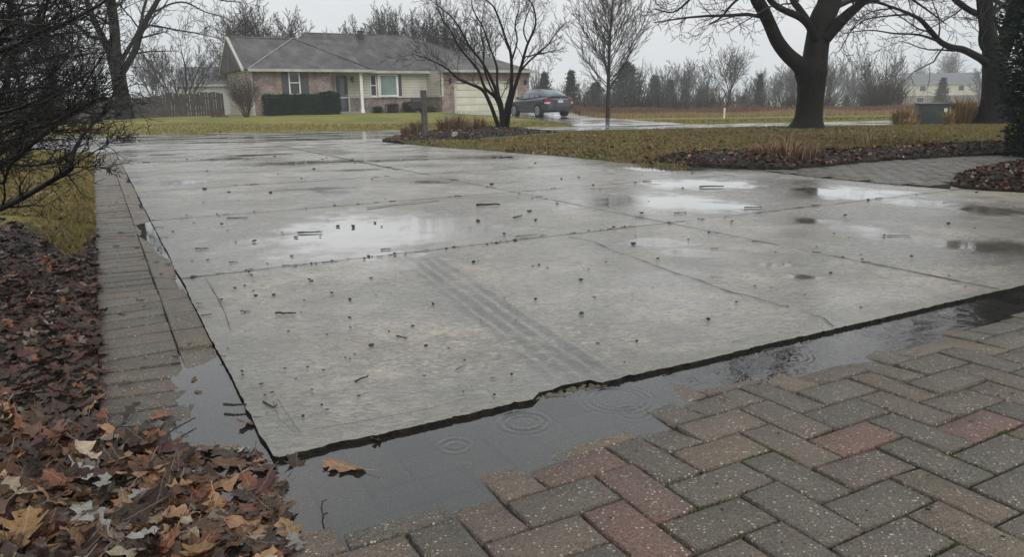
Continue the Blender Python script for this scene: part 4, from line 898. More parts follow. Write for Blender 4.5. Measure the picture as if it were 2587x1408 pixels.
# --- generic bare trees built about their own foot, then copied
def bare_tree(name, h, r, seed, kind='round', rmin=.02, dens=1.0):
    global rnd
    keep = rnd; rnd = random.Random(seed); out = []; limbs = []
    if kind == 'leader':                     # one straight leader with rising side limbs
        tk = wander(Vector((0, 0, -.1)), Vector((0, 0, 1)), h, r, r * .12, 12, .018, .02); limbs.append(tk)
        cfg = dict(n=[int(38 * dens), 9, 6], t0=[.17, .15, .12], ang=[.84, .58, .5], len=[.46, .34, .34], tap=[.68, .35, .3], rad=[.30, .5, .55], seg=[8, 5, 4], curl=.05, up=.085, rmin=rmin)
        sprout(None, tk, 0, cfg, out)
    elif kind == 'round':
        tk = wander(Vector((0, 0, -.1)), Vector((rnd.gauss(0, .05), rnd.gauss(0, .05), 1)), h * .30, r, r * .75, 5, .03, .02); limbs.append(tk)
        for k in range(6):
            a = k * 1.05 + rnd.random(); d = Vector((math.cos(a) * rnd.uniform(.2, .75), math.sin(a) * rnd.uniform(.2, .75), 1)); s_ = tk[0][rnd.choice((3, 4, 5))]
            limbs.append(wander(s_, d, h * rnd.uniform(.55, .72), r * rnd.uniform(.38, .55), r * .07, 9, .06, .03))
        cfg = dict(n=[int(9 * dens), 7, 5], t0=[.18, .15, .12], ang=[.65, .6, .6], len=[.42, .42, .40], tap=[.45, .4, .3], rad=[.4, .5, .55], seg=[7, 5, 4], curl=.075, up=.05, rmin=rmin)
        for l in limbs[1:]: sprout(None, l, 0, cfg, out)
    else:                                    # vase: several stems from the foot
        for k in range(7):
            a = k * .9 + rnd.random(); q = rnd.uniform(.12, .5); d = Vector((math.cos(a) * q, math.sin(a) * q, 1))
            limbs.append(wander(Vector((math.cos(a) * r * .4, math.sin(a) * r * .4, -.1)), d, h * rnd.uniform(.75, 1.02), r * rnd.uniform(.4, .6), r * .06, 9, .06, .01))
        cfg = dict(n=[int(10 * dens), 6, 4], t0=[.2, .15, .12], ang=[.55, .5, .5], len=[.34, .42, .4], tap=[.5, .4, .3], rad=[.4, .5, .55], seg=[7, 5, 4], curl=.06, up=.06, rmin=rmin)
        for l in limbs: sprout(None, l, 0, cfg, out)
    e = empty(name); tubes(limbs, 'trunk', M_BARK2 if r < 9 else M_BARK, e); tubes(out, 'branches', M_FARBARK, e); rnd = keep; return e
def topz(t): return max(v.co.z for ch in t.children for v in ch.data.vertices)
TOP = {}
def place(t, u, ytop, D, rz=0.0, label='', group=None, first=False, cat='tree', wide=1.0):
    """set the tree at distance D under pixel column u, its top reaching pixel row ytop"""
    key = t.name
    if key not in TOP: TOP[key] = topz(t)
    o = t if first else copy_tree(t); p = at(u, ytop, D); z = ter(p.x, p.y) - .03; sc = (p.z - z) / TOP[key]; o.location = (p.x, p.y, z); o.rotation_euler = (0, 0, rz); o.scale = (sc * wide, sc * wide, sc)
    return tag(o, label, cat, group)
T3 = bare_tree('bare_tree', 9.6, .15, 31, 'leader', .0140, 2.1); T3.children[1].data.materials[0] = M_TWIGS; place(T3, 1543, -190, 37, .6, 'straight young bare tree with an egg shaped crown in the grass right of the car', first=True)
BG = 'bare trees behind the houses and field'
A = bare_tree('bare_tree', 10, .22, 5, 'round', .018, 2.0); Bt = bare_tree('bare_tree', 10, .22, 8, 'vase', .018, 1.4); C = bare_tree('bare_tree', 10, .2, 12, 'round', .020, 1.5); Dt = bare_tree('bare_tree', 10, .2, 17, 'leader', .022, .8)
S5 = [(A, 640, -12, 62, 1.0, 'bare tree rising behind the left wing of the house roof'), (Bt, 1000, -18, 66, 1.1, 'wide bare tree rising behind the main roof ridge right of the roof vent'), (C, 930, 5, 72, .8, 'bare tree behind the roof vent'), (A, 1085, 0, 64, 1.0, 'bare tree behind the roof at the right end of the main ridge'), (C, 1180, 25, 66, 1.0, 'bare tree behind the garage roof seen through the many stemmed tree'),
      (A, 592, 22, 74, 1.0, 'fainter bare tree at the left of the crown behind the left wing roof'), (C, 700, 12, 76, 1.1, 'fainter bare tree at the right of the crown behind the left wing roof'), (A, 960, 14, 78, 1.1, 'bare tree just right of the roof vent, farther back'), (Bt, 1050, 8, 74, 1.1, 'bare tree over the right part of the main ridge, farther back'), (A, 1130, 40, 80, 1.0, 'bare tree over the hip of the garage roof, farther back'),
      (Bt, 432, 40, 52, 1.1, 'many stemmed bare tree behind the wooden fence'), (A, 545, 118, 78, 1.1, 'small bare tree beyond the left gable of the house'), (Dt, 215, 60, 70, 1.0, 'bare tree far left beyond the fence'), (C, 370, 110, 85, 1.1, 'bare tree beyond the fence, right of the dark tall tree'), (C, 120, 20, 60, 1.0, 'bare tree at the far left seen through the black branches'), (A, 20, -10, 55, 1.0, 'bare tree at the left edge behind the black branches'),
      (A, 1845, 108, 78, 1.0, 'broad bare tree standing clear in the field, left of the big forked tree'), (C, 1735, 138, 115, 1.1, 'bare tree in the tree line left of the broad one'), (Bt, 1682, 152, 120, 1.0, 'bare tree above the wide pine'), (Dt, 1785, 158, 118, 1.0, 'thin bare tree between two broad ones in the tree line'), (C, 1915, 168, 125, 1.1, 'bare tree behind the narrow conifer'), (A, 1962, 178, 130, 1.1, 'bare tree left of the forked trunk in the tree line'), (A, 2105, 138, 98, 1.1, 'dense bare tree right of the forked trunk'),
      (Bt, 2168, 155, 130, 1.1, 'lower bare tree beside the white shed'), (Bt, 2228, 84, 100, .95, 'tall upright bare tree left of the two storey house'), (Dt, 2268, 135, 135, 1.0, 'slim bare tree touching the left end of the two storey house'), (A, 2400, 122, 208, 1.2, 'broad bare tree behind the roof of the two storey house'), (C, 2335, 160, 212, 1.1, 'bare tree over the left half of the two storey roof'), (Dt, 2485, 165, 150, 1.2, 'bare tree right of the two storey house'), (C, 2560, 120, 110, 1.0, 'bare tree at the right edge beyond the dark evergreen'), (Bt, 1352, 140, 74, .9, 'reddish bare tree just behind the garage corner'), (Bt, 1412, 205, 84, 1.0, 'small bare tree behind the parked car'), (A, 2010, 150, 118, 1.0, 'bare tree hidden behind the forked trunk')]
seen = set()
for i, (t, u, yt, D, wd, lb) in enumerate(S5):
    f = id(t) not in seen; seen.add(id(t)); place(t, u, yt, D, i * 1.3, lb, BG, f, wide=wd)
# --- conifers
def needle_mat(name, a, b):
    n = N(name); at_ = n.nd('Attribute', attribute_name='tint').outputs['Fac']; col = n.mix(n.rng(n.noise(1.6, 4, .7), .35, .65), a, b); return n.bsdf(col, .7, None, Specular_IOR_Level=.2)
M_NEED = needle_mat('conifer_needles', (.045, .058, .042), (.022, .032, .022)); M_DARKN = needle_mat('dark_evergreen', (.013, .030, .014), (.005, .012, .007))  # far conifer needles paled, with some haze put into their colour
def conifer(name, h, w_, seed, shape='cone', n=5200, ls=.34, mat=None, trunk_r=.14, t0=.04):
    r_ = np.random.default_rng(seed); e = empty(name); k = random.Random(seed)
    MB().cyl((0, 0, -.1), (0, 0, h * .96), trunk_r, .02, 8).build('trunk', M_BARK2, e, smooth=True)
    V = []; F_ = []; nb = int(n / 26)
    for b in range(nb):
        t = t0 + (1 - t0) * (b + k.random()) / nb; az = b * 2.4 + k.gauss(0, .3)
        rad = w_ * ((1 - t) ** .85 + .03 if shape == 'cone' else (math.sin(PI * min(1, t * .85 + .15)) ** .7)) * k.uniform(.62, 1.12)
        if shape == 'wide': rad = w_ * (1 - t ** 2.2) ** .7 * k.uniform(.55, 1.15)
        zb = t * h; tip = Vector((math.cos(az) * rad, math.sin(az) * rad, zb + rad * k.uniform(-.22, .18)))
        for q in range(26):
            f = k.random() ** .6; c = Vector((0, 0, zb)).lerp(tip, f) + Vector((k.gauss(0, 1), k.gauss(0, 1), k.gauss(0, .6))) * (ls * .55)
            d = Vector((math.cos(az) + k.gauss(0, .5), math.sin(az) + k.gauss(0, .5), k.gauss(.1, .45))).normalized() * ls * k.uniform(.5, 1.1)
            s = d.orthogonal().normalized(); s.rotate(Matrix.Rotation(k.random() * 6.3, 3, d.normalized())); s *= ls * .16
            b0 = len(V); V += [c - d * .5, c + s, c + d * .5, c - s]; F_.append((b0, b0 + 1, b0 + 2, b0 + 3))
    link('foliage', mesh_np('foliage', [tuple(v) for v in V], [F_]), mat or M_NEED, e); return e
CF = 'conifers in the far tree line'
c1 = conifer('conifer', 5.2, 1.9, 3); c2 = conifer('conifer', 5.6, 3.3, 4, 'wide', 9000, .36)
for t, u, yt, D, wd, lb, f in ((c2, 1585, 152, 92, .85, 'wide dark pine with a flat crown behind the young egg shaped tree', 1), (c2, 1505, 205, 100, .9, 'low broad pine left of the wide pine', 0), (c1, 1443, 172, 84, .9, 'pointed conifer right of the parked car', 1), (c1, 1375, 178, 80, 1.0, 'brownish pointed conifer right behind the garage corner', 0), (c1, 1695, 196, 110, 1.0, 'dark conifer right of the wide pine', 0), (c1, 1655, 186, 112, 1.1, 'conifer half hidden behind the wide pine', 0),
        (c1, 1732, 218, 112, 1.1, 'short conifer in the middle of the tree line', 0), (c1, 1772, 222, 115, 1.2, 'small conifer below the bare trees of the tree line', 0), (c1, 1922, 182, 88, .62, 'narrow dark conifer standing alone left of the forked trunk', 0), (c1, 2385, 192, 120, .95, 'grey green spruce in front of the two storey house', 0), (c1, 1880, 238, 110, 1.3, 'low conifer in front of the broad bare tree', 0), (c1, 2140, 238, 110, 1.2, 'low dark conifer between the white shed and the dense bare tree', 0), (c2, 2245, 222, 125, .7, 'dark round pine left of the two storey house', 0)):
    place(t, u, yt, D, u, lb, CF, bool(f), wide=wd)
# dark evergreen at the right edge, close to the walk
ev = conifer('evergreen_shrub', 4.8, .95, 9, 'col', 90000, .09, M_DARKN, .08, 0.0); p = G(2668, 398); ev.location = (p.x, p.y, .02); tag(ev, 'tall dark green evergreen cut off by the right edge of the photo', 'evergreen')
# ------------------------------------------------------------------ black shrub close by on the left
def c6(L): return [(x / 2.597, y / 2.597) for x, y in L]
S = [pxline(c6(L), D, wv_, dd) for L, D, wv_, dd in (
    ([(-500, 1500), (-150, 1420), (0, 1370), (150, 1300), (300, 1210), (440, 1130), (468, 1095)], 3.0, [26, 20, 17, 15, 14, 13, 15], -.1),
    ([(468, 1095), (475, 1020), (500, 965), (540, 900), (580, 850), (630, 795), (690, 745), (730, 695)], 3.0, [12, 10, 9.5, 9, 8.5, 9, 8, 4], .2),
    ([(468, 1095), (560, 1030), (680, 960), (760, 915), (815, 905)], 3.0, [5, 4, 3, 2, 1], .15), ([(470, 1100), (540, 1095), (640, 1095), (735, 1112)], 3.0, [4, 3, 2, 1], -.1), ([(440, 1130), (425, 1080), (450, 1040)], 3.0, [4, 3, 1], -.1),
    ([(-400, 480), (-100, 370), (0, 330), (130, 290), (250, 215), (370, 180), (500, 110), (620, 50), (720, -20)], 3.6, [26, 20, 17, 16, 15, 13, 10, 7, 3], -.3),
    ([(-400, 1300), (-100, 1120), (0, 1070), (120, 1010), (200, 950), (350, 835), (430, 770), (560, 700), (640, 650), (690, 635)], 3.4, [22, 18, 16, 15, 14, 12, 10, 8, 6, 2], .2),
    ([(-300, 1260), (0, 1000), (80, 930), (160, 850), (200, 760), (280, 690), (360, 620), (480, 540), (600, 470)], 3.9, [20, 17, 16, 15, 14, 11, 9, 7, 3], .3),
    ([(-300, 680), (0, 612), (150, 590), (300, 570), (450, 600), (560, 620), (660, 600)], 3.3, [12, 9, 8, 7, 5, 4, 2], -.2),
    ([(-200, 900), (30, 590), (50, 450), (90, 350), (170, 270), (260, 100), (300, -60)], 4.2, [20, 16, 14, 11, 9, 7, 4], .2), ([(-150, 480), (0, 270), (60, 130), (70, 0), (80, -150)], 4.0, [22, 16, 14, 14, 10], 0),
    ([(-300, 1180), (0, 1200), (40, 1150), (70, 1080), (150, 1000), (260, 900)], 2.9, [12, 10, 8, 7, 6, 3], -.1), ([(-300, 160), (0, 130), (120, 145), (250, 165), (400, 150), (520, 170)], 3.2, [7, 6, 5, 5, 4, 2], -.2),
    ([(100, 960), (190, 850), (320, 820), (470, 740), (620, 655), (700, 640)], 3.2, [14, 12, 10, 9, 6, 2], -.1), ([(-200, 1000), (60, 820), (240, 800), (420, 730), (520, 600), (650, 400), (700, 330)], 3.7, [10, 8, 8, 7, 6, 4, 2], -.2))]
root = G(-330, 700)
for k in range(36):
    D = rnd.uniform(2.9, 5.2); y0 = rnd.uniform(-100, 1250); x1, y1 = rnd.uniform(330, 700), y0 * .75 - rnd.uniform(-160, 260)
    x0 = -500; pts = []
    for q in range(7):
        t = q / 6; pts.append((x0 + (x1 - x0) * t, y0 + (y1 - y0) * t ** 1.3 + rnd.gauss(0, 26)))
    S.append(pxline(c6(pts), D, [rnd.uniform(7, 15), 2.2], rnd.uniform(-.5, .5)))
cfgB = dict(n=[12, 5, 2], t0=[.22, .12, .15], ang=[.6, .6, .6], len=[.34, .42, .45], tap=[.35, .4, .4], rad=[.42, .6, .6], seg=[6, 4, 3], curl=.17, up=.035, rmin=.0016)
e = grown(S, cfgB, 'bare_shrub', 'large black leafless shrub crowding the left edge close to the camera', 'shrub', (M_BLACKTW, M_BLACKTW), root=Vector((root.x, root.y, 0)))
st_ = []
for k in range(9):
    p0 = Vector((root.x + rnd.gauss(0, .12), root.y + rnd.gauss(0, .12), 0)); q = S[rnd.randrange(len(S))][0][0]; st_.append(([p0, p0.lerp(q, .35) + Vector((0, 0, .1)), p0.lerp(q, .7) + Vector((0, 0, .06)), q], [.03, .028, .022, .016]))
o = tubes(st_, 'stems', M_BLACKTW, e); o.matrix_parent_inverse = Matrix.Translation((-root.x, -root.y, 0))
# ------------------------------------------------------------------ dried plants and reeds
def clump(name, loc, n, h, spread, wid, cols, label, cat, curl=.1, seed=1, group=None):
    r_ = np.random.default_rng(seed); m = n; az = r_.random(m) * 2 * PI; rr = np.sqrt(r_.random(m)) * spread * .35
    hh = h * (.5 + .6 * r_.random(m)); ln = r_.normal(size=m) * .28 + .32; P = np.zeros((m, 3, 3)); ca, sa = np.cos(az), np.sin(az)
    P[:, 0] = np.stack([ca * rr, sa * rr, 0 * rr], 1); P[:, 1] = P[:, 0] + np.stack([ca * ln * hh * .4, sa * ln * hh * .4, hh * .6], 1); P[:, 2] = P[:, 0] + np.stack([ca * ln * hh * 1.1, sa * ln * hh * 1.1, hh * (1 - curl * np.abs(ln) * 3)], 1)
    sd = np.stack([-sa, ca, 0 * sa], 1) * wid / 2; V = np.stack([P[:, 0] - sd, P[:, 0] + sd, P[:, 1] + sd, P[:, 1] - sd, P[:, 2]], 1).reshape(-1, 3); b = np.arange(m)[:, None] * 5
    c = np.array(cols)[r_.integers(0, len(cols), m)] * (.75 + .5 * r_.random((m, 1)))
    me = mesh_np(name, V, [b + np.array([[3, 2, 4]]), b + np.array([[0, 1, 2, 3]])], colors=np.repeat(c, 5, 0)); o = link(name, me, M_STEM); o.location = loc
    return tag(o, label, cat, group)
BR = [(.13, .075, .045), (.20, .13, .08), (.09, .05, .035), (.24, .18, .11)]; ST_ = [(.36, .25, .12), (.28, .18, .09), (.42, .31, .17), (.2, .11, .06)]
zm = .15
for i, (u, v, n, h, sp, lb) in enumerate(((1055, 340, 260, .45, .5, 'brown dried stems round the foot of the letter box post'), (1132, 339, 300, .55, .75, 'low brown dead plant right of the letter box post'), (1165, 338, 200, .62, .5, 'twiggy brown dead plant behind the stones'), (1212, 334, 240, .5, .5, 'dried brown plant left of the many stemmed tree'), (1030, 344, 160, .3, .5, 'low dried plant at the left tip of the mound'), (1300, 332, 120, .16, .5, 'low dead growth right of the many stemmed tree'))):
    p = G(u, v, .08); clump('dead_plant', (p.x, p.y, .08), n, h, sp, .012, BR if i != 3 else BR + [(.3, .24, .12)], lb, 'plant', seed=i, group='dead plants on the mound')
for i, (u, v, D, n, h, sp, lb) in enumerate(((2282, 318, 22.4, 520, .62, .9, 'golden brown ornamental grass left of the green utility box'), (2432, 316, 22.6, 560, .95, .8, 'tall straw coloured ornamental grass right of the green utility box'), (2398, 316, 21.6, 160, .6, .3, 'thin straw grass at the right corner of the utility box'), (2300, 316, 21.8, 200, .3, .6, 'low reddish grass at the left foot of the utility box'))):
    p = at(u, v, D); clump('ornamental_grass', (p.x, p.y, .03), n, h, sp, .014, ST_, lb, 'grass clump', seed=20 + i, group='ornamental grasses by the utility box')
p = G(1985, 405, .06); clump('cut_grass_clump', (p.x, p.y, .06), 420, .30, 1.3, .010, [(.20, .11, .065), (.27, .17, .11), (.11, .06, .04)], 'reddish brown cut back grass clump in the mulch in front of the forked tree', 'grass clump', seed=31)
p = G(1935, 402, .06); clump('cut_grass_clump', (p.x, p.y, .06), 200, .2, 1.0, .009, [(.20, .11, .065), (.27, .17, .11), (.11, .06, .04)], 'low brown stubble left of the cut back grass clump', 'grass clump', seed=32)
p = G(2190, 372, .05); clump('dry_tuft', (p.x, p.y, .05), 60, .38, .5, .010, [(.36, .27, .15), (.22, .14, .08)], 'thin straw tuft in the lawn right of the forked tree', 'grass clump', seed=33)
p = G(1990, 368, .05); clump('dry_tuft', (p.x, p.y, .05), 40, .3, .5, .010, [(.36, .27, .15), (.22, .14, .08)], 'sparse straw tuft in the lawn below the forked tree', 'grass clump', seed=34)
def reeds(name, n, x0, x1, y0, y1, h, cols, label):
    x = rng.uniform(x0, x1, n); y = rng.uniform(y0, y1, n); k_ = np.array([not inpoly(a, b, XP) and proj((a, b, 0))[0] > 1448 + (44 - b) * 10 for a, b in zip(x, y)]); x = x[k_]; y = y[k_]; m = len(x); hh = h * (.35 + .75 * rng.random(m)) * (.75 + .35 * np.sin(x * .7) * np.sin(x * .23 + 1))
    z = np.array([ter(a, b) for a, b in zip(x, y)]); wd = .035 + .03 * rng.random(m); ln = rng.normal(size=(m, 2)) * .14 * hh[:, None]
    V = np.zeros((m, 3, 3)); V[:, 0] = np.stack([x - wd / 2, y, z], 1); V[:, 1] = np.stack([x + wd / 2, y, z], 1); V[:, 2] = np.stack([x + ln[:, 0], y + ln[:, 1], z + hh], 1)
    c = np.array(cols)[rng.integers(0, len(cols), m)] * (.8 + .4 * rng.random((m, 1))); tag(link(name, mesh_np(name, V.reshape(-1, 3), [np.arange(m * 3).reshape(-1, 3)], colors=np.repeat(c, 3, 0)), M_STEM), label, 'reeds', None, 'stuff')
reeds('reeds', 36000, 3, 60, 42, 56, .44, [(.15, .085, .06), (.11, .06, .045), (.2, .13, .08), (.09, .05, .04)], 'reddish brown dead weeds filling the field below the tree line')
reeds('field_grass', 26000, 2, 50, 36.5, 43, .32, [(.3, .22, .11), (.24, .18, .09), (.19, .15, .07)], 'straw coloured long grass at the front of the field')
# far wood: a mass of twigs
lines = []
for k in range(1500):
    u = rnd.uniform(-200, 2800); D = rnd.uniform(196, 214) if 1920 < u < 2010 or 2085 < u < 2195 or 2265 < u < 2490 or 420 < u < 570 else rnd.uniform(115, 180); p = at(u, 270, D); h = D / 1870 * rnd.uniform(45, 105) * (.8 + .2 * math.sin(u * .012 + 1)); a = rnd.gauss(0, .12)
    tk = wander(Vector((p.x, p.y, ter(p.x, p.y))), Vector((a, 0, 1)), h, .11, .03, 5, .08, .02); lines.append(tk)
    for q in range(9):
        s_ = tk[0][rnd.randrange(1, 5)]; lines.append(wander(s_, Vector((rnd.gauss(0, .7), rnd.gauss(0, .5), 1)), h * rnd.uniform(.25, .5), .05, .022, 3, .12, .05))
tubes(lines, 'far_wood', M_FARBARK, sides=3); tag(bpy.data.objects['far_wood'], 'grey mass of far bare woods behind the field and houses', 'woods', None, 'stuff')
lines = []
for k in range(420):
    D = rnd.uniform(56, 85); u = rnd.choice((rnd.uniform(1330, 2110), rnd.uniform(2190, 2260), rnd.uniform(-100, 420))); p = at(u, 280, D); h = rnd.uniform(.9, 2.6)
    for q in range(11): lines.append(wander(Vector((p.x + rnd.gauss(0, .3), p.y, ter(p.x, p.y))), Vector((rnd.gauss(0, .5), rnd.gauss(0, .3), 1)), h * rnd.uniform(.6, 1.1), .035, .012, 4, .12, .02))
tubes(lines, 'undergrowth', M_FARBARK, sides=3); tag(bpy.data.objects['undergrowth'], 'brown grey brush at the foot of the tree line', 'brush', None, 'stuff')
# ------------------------------------------------------------------ house materials
def siding(name, a, step=.17):
    n = N(name); o = n.nd('TexCoord').outputs['Object']; sx = n.nd('SeparateXYZ'); n.set(sx.inputs[0], o)
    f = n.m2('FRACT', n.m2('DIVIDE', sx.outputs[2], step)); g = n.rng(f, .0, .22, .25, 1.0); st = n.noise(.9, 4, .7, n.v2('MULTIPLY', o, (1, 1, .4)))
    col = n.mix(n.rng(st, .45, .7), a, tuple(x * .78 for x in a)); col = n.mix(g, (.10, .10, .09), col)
    return n.bsdf(col, .5, n.bump(f, .8, .02))
def brickm(name, a, b, c, sc=1.0):
    n = N(name); o = n.nd('TexCoord').outputs['Object']; sx = n.nd('SeparateXYZ'); n.set(sx.inputs[0], o); cb = n.nd('CombineXYZ')
    n.set(cb.inputs[0], n.m2('ADD', sx.outputs[0], sx.outputs[1])); n.set(cb.inputs[1], sx.outputs[2])
    bt = n.nd('TexBrick', {'Scale': 1.0, 'Mortar Size': .012, 'Brick Width': .215 * sc, 'Row Height': .072 * sc, 'Bias': 0.0}); n.set(bt.inputs['Vector'], cb.outputs[0]); n.set(bt.inputs['Color1'], a); n.set(bt.inputs['Color2'], b); n.set(bt.inputs['Mortar'], c)
    f = n.noise(2.6, 4, .7, cb.outputs[0]); f2 = n.noise(5, 5, .75, n.v2('MULTIPLY', cb.outputs[0], (1.2, 4.2, 1)))
    col = n.mix(n.m2('MULTIPLY', n.rng(f2, .5, .62), .8), bt.outputs[0], (.50, .42, .35)); col = n.mix(n.m2('MULTIPLY', n.rng(f, .42, .62), .6), col, (.09, .065, .06))
    return n.bsdf(col, .8, n.bump(bt.outputs['Fac'], .6, -.01))
def shingle(name, a, b):
    n = N(name); o = n.nd('TexCoord').outputs['Object']; sx = n.nd('SeparateXYZ'); n.set(sx.inputs[0], o)
    row = n.m2('FLOOR', n.m2('DIVIDE', sx.outputs[2], .062)); cell = n.nd('CombineXYZ'); n.set(cell.inputs[0], n.m2('FLOOR', n.m2('DIVIDE', n.m2('ADD', n.m2('ADD', sx.outputs[0], sx.outputs[1]), n.m2('MULTIPLY', row, .17)), .30))); n.set(cell.inputs[1], row)
    wn_ = n.nd('TexWhiteNoise'); n.set(wn_.inputs[0], cell.outputs[0]); f = n.m2('FRACT', n.m2('DIVIDE', sx.outputs[2], .062))
    col = n.mix(wn_.outputs[0], a, b); col = n.mix(n.rng(n.noise(1.6, 6, .75, n.v2('MULTIPLY', o, (1, .6, .5))), .46, .62), col, n.mix(.65, col, (.13, .125, .13)))
    return n.bsdf(col, n.rng(n.noise(1.2, 4), .4, .6, .38, .55), n.bump(f, .6, .012))
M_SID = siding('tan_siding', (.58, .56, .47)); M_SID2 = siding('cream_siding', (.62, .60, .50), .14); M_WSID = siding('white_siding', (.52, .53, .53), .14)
M_BRICK = brickm('mixed_brick', (.25, .165, .135), (.16, .10, .085), (.33, .28, .25)); M_DBRICK = brickm('low_brick', (.19, .145, .125), (.13, .10, .09), (.22, .2, .18), 1.3)
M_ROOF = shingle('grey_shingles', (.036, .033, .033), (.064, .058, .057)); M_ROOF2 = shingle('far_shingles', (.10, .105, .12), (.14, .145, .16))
M_TRIM = simple('weathered_trim', (.50, .49, .44), (.38, .37, .34), 2, .45, .2, 30); M_WHITE = simple('white_paint', (.72, .72, .69), (.6, .6, .57), 3, .4)
M_GUT = simple('gutter_paint', (.40, .39, .35), (.28, .275, .25), 2, .4); M_SHUT = simple('shutter_paint', (.055, .056, .058), (.04, .042, .044), 5, .5, .5, 60)
M_DOORP = simple('dark_door', (.045, .052, .055), (.03, .035, .038), 3, .25); M_GDOOR = simple('garage_panel', (.62, .60, .50), (.52, .50, .42), 1.6, .45, .2, 25)
def glass(name, c, rough=.06): return simple(name, c, tuple(x * .8 for x in c), 1.5, rough, Specular_IOR_Level=.8)
M_GLS = glass('dark_glass', (.018, .02, .022)); M_GLS2 = glass('curtained_glass', (.17, .235, .205)); M_IRON = simple('black_metal', (.02, .02, .02), (.012, .012, .012), 8, .4)
M_CHROME = simple('bright_metal', (.55, .56, .57), (.45, .46, .47), 6, .25, Metallic=.8); M_STONE = simple('step_stone', (.26, .25, .23), (.18, .17, .155), 8, .7, .6, 40); M_WALLD = simple('dark_block', (.06, .052, .048), (.035, .03, .028), 8, .7, .8, 30)
def hloc(u, v, z=0.0): p = Vector((HX, HY, 0)) + HU * u + HV * v; return Vector((p.x, p.y, z))
def UZ(pxx, pyy, v):                        # house coordinates of a pixel on the plane v
    d = ray(pxx, pyy); b = Vector((HX, HY, 0)) + HV * v
    u = (b.y * d.x - b.x * d.y) / (HU.x * d.y - HU.y * d.x); p = b + HU * u; return u, CAMZ + d.z * p.y / d.y
GZ = .27
hs_ = empty('brick_house', (HX, HY, 0), HA, label='single storey brick and siding house with a grey hipped roof across the street', cat='house')
V0, VR, VG = .45, 1.75, -.55                # front wall, recessed wall, garage wall
uB0 = UZ(638, 250, V0)[0]; uB1 = UZ(837, 250, V0)[0]; uG0 = UZ(1117, 250, VG)[0]; uG1 = UZ(1337, 250, VG)[0]; ug0 = UZ(1148, 250, VG)[0]; ug1 = UZ(1307, 250, VG)[0]; zg1 = UZ(1230, 205, VG)[1]
EW = EV - .06; uS = .35; zL = UZ(1000, 245, VR)[1]
MB().box(uB0, uB1, V0, V0 + .25, GZ - .3, EW).build('brick_wall', M_BRICK, hs_)
# gable end and its side walls
m = MB(); vb = 7.5; vm_ = 4.15
m.add([(uS, V0 + .1, GZ - .3), (uS, vb, GZ - .3), (uS, vb, EV - .0), (uS, vm_, 4.78), (uS, V0 + .1, EV + .05), (uS + .2, V0 + .1, GZ - .3), (uS + .2, vb, GZ - .3), (uS + .2, vb, EV), (uS + .2, vm_, 4.78), (uS + .2, V0 + .1, EV + .05)],
      [(0, 1, 2, 3, 4), (9, 8, 7, 6, 5), (0, 5, 6, 1), (1, 6, 7, 2), (2, 7, 8, 3), (3, 8, 9, 4), (4, 9, 5, 0)])
m.box(uS + .2, uB0, V0 + .12, V0 + .3, GZ - .3, EW); m.build('gable_wall', M_SID, hs_)
MB().box(uS + .2, 18, vb - .2, vb, GZ - .3, EW).box(uG1 - .2, uG1 - .003, VG + .2, vb - .2, GZ - .3, EW).build('back_wall', M_SID, hs_)
# recess: siding over low brick with a ledge
MB().box(uB1 - .25, uG0 + .2, VR, VR + .2, zL, EW).build('siding_wall', M_SID, hs_); MB().box(uB1 - .25, uG0 + .2, VR - .04, VR + .2, GZ - .3, zL - .04).build('low_brick_wall', M_DBRICK, hs_)
MB().box(uG0, uG0 + .2, VG + .22, VR, zL, EW).build('siding_wall', M_SID, hs_); MB().box(uG0 - .03, uG0 + .2, VG + .22, VR - .045, GZ - .3, zL - .04).build('low_brick_wall', M_DBRICK, hs_)
MB().box(uB1 + .3, uG0 - .07, VR - .11, VR - .001, zL - .04, zL + .05).box(uG0 - .11, uG0 - .001, VG + .1, VR - .11, zL - .04, zL + .05).build('ledge', M_TRIM, hs_)
# garage front
MB().box(uG0, ug0, VG, VG + .22, GZ - .3, EW).box(ug1, uG1, VG, VG + .22, GZ - .3, EW).box(ug0, ug1, VG + .001, VG + .22, zg1, EW).build('garage_wall', M_BRICK, hs_)
gd = empty('garage_door'); gd.parent = hs_; zg0 = GZ + .02
pan = MB(); rows = 4; hh = (zg1 - .08 - zg0) / rows
for r_ in range(rows):
    for c_ in range(8):
        w_ = (ug1 - ug0 - .24) / 8; x0 = ug0 + .12 + c_ * w_; pan.box(x0 + .05, x0 + w_ - .05, VG + .075, VG + .10, zg0 + r_ * hh + .08, zg0 + (r_ + 1) * hh - .08)
    pan.box(ug0 + .12, ug1 - .12, VG + .09, VG + .13, zg0 + r_ * hh + .012, zg0 + (r_ + 1) * hh - .012)
pan.build('panel', M_GDOOR, gd); MB().box(ug0 + .12, ug1 - .12, VG + .12, VG + .16, zg0, zg1 - .08).build('seam_backing', M_IRON, gd)
MB().box(ug0 + .003, ug0 + .12, VG - .01, VG + .15, zg0, zg1 - .003).box(ug1 - .12, ug1 - .003, VG - .01, VG + .15, zg0, zg1 - .003).box(ug0 + .12, ug1 - .12, VG - .008, VG + .15, zg1 - .1, zg1 - .003).build('frame', M_TRIM, gd)
MB().box(uG0 - .02, uG0 + .12, VG - .02, VG - .001, zL, EW).build('corner_trim', M_TRIM, hs_)
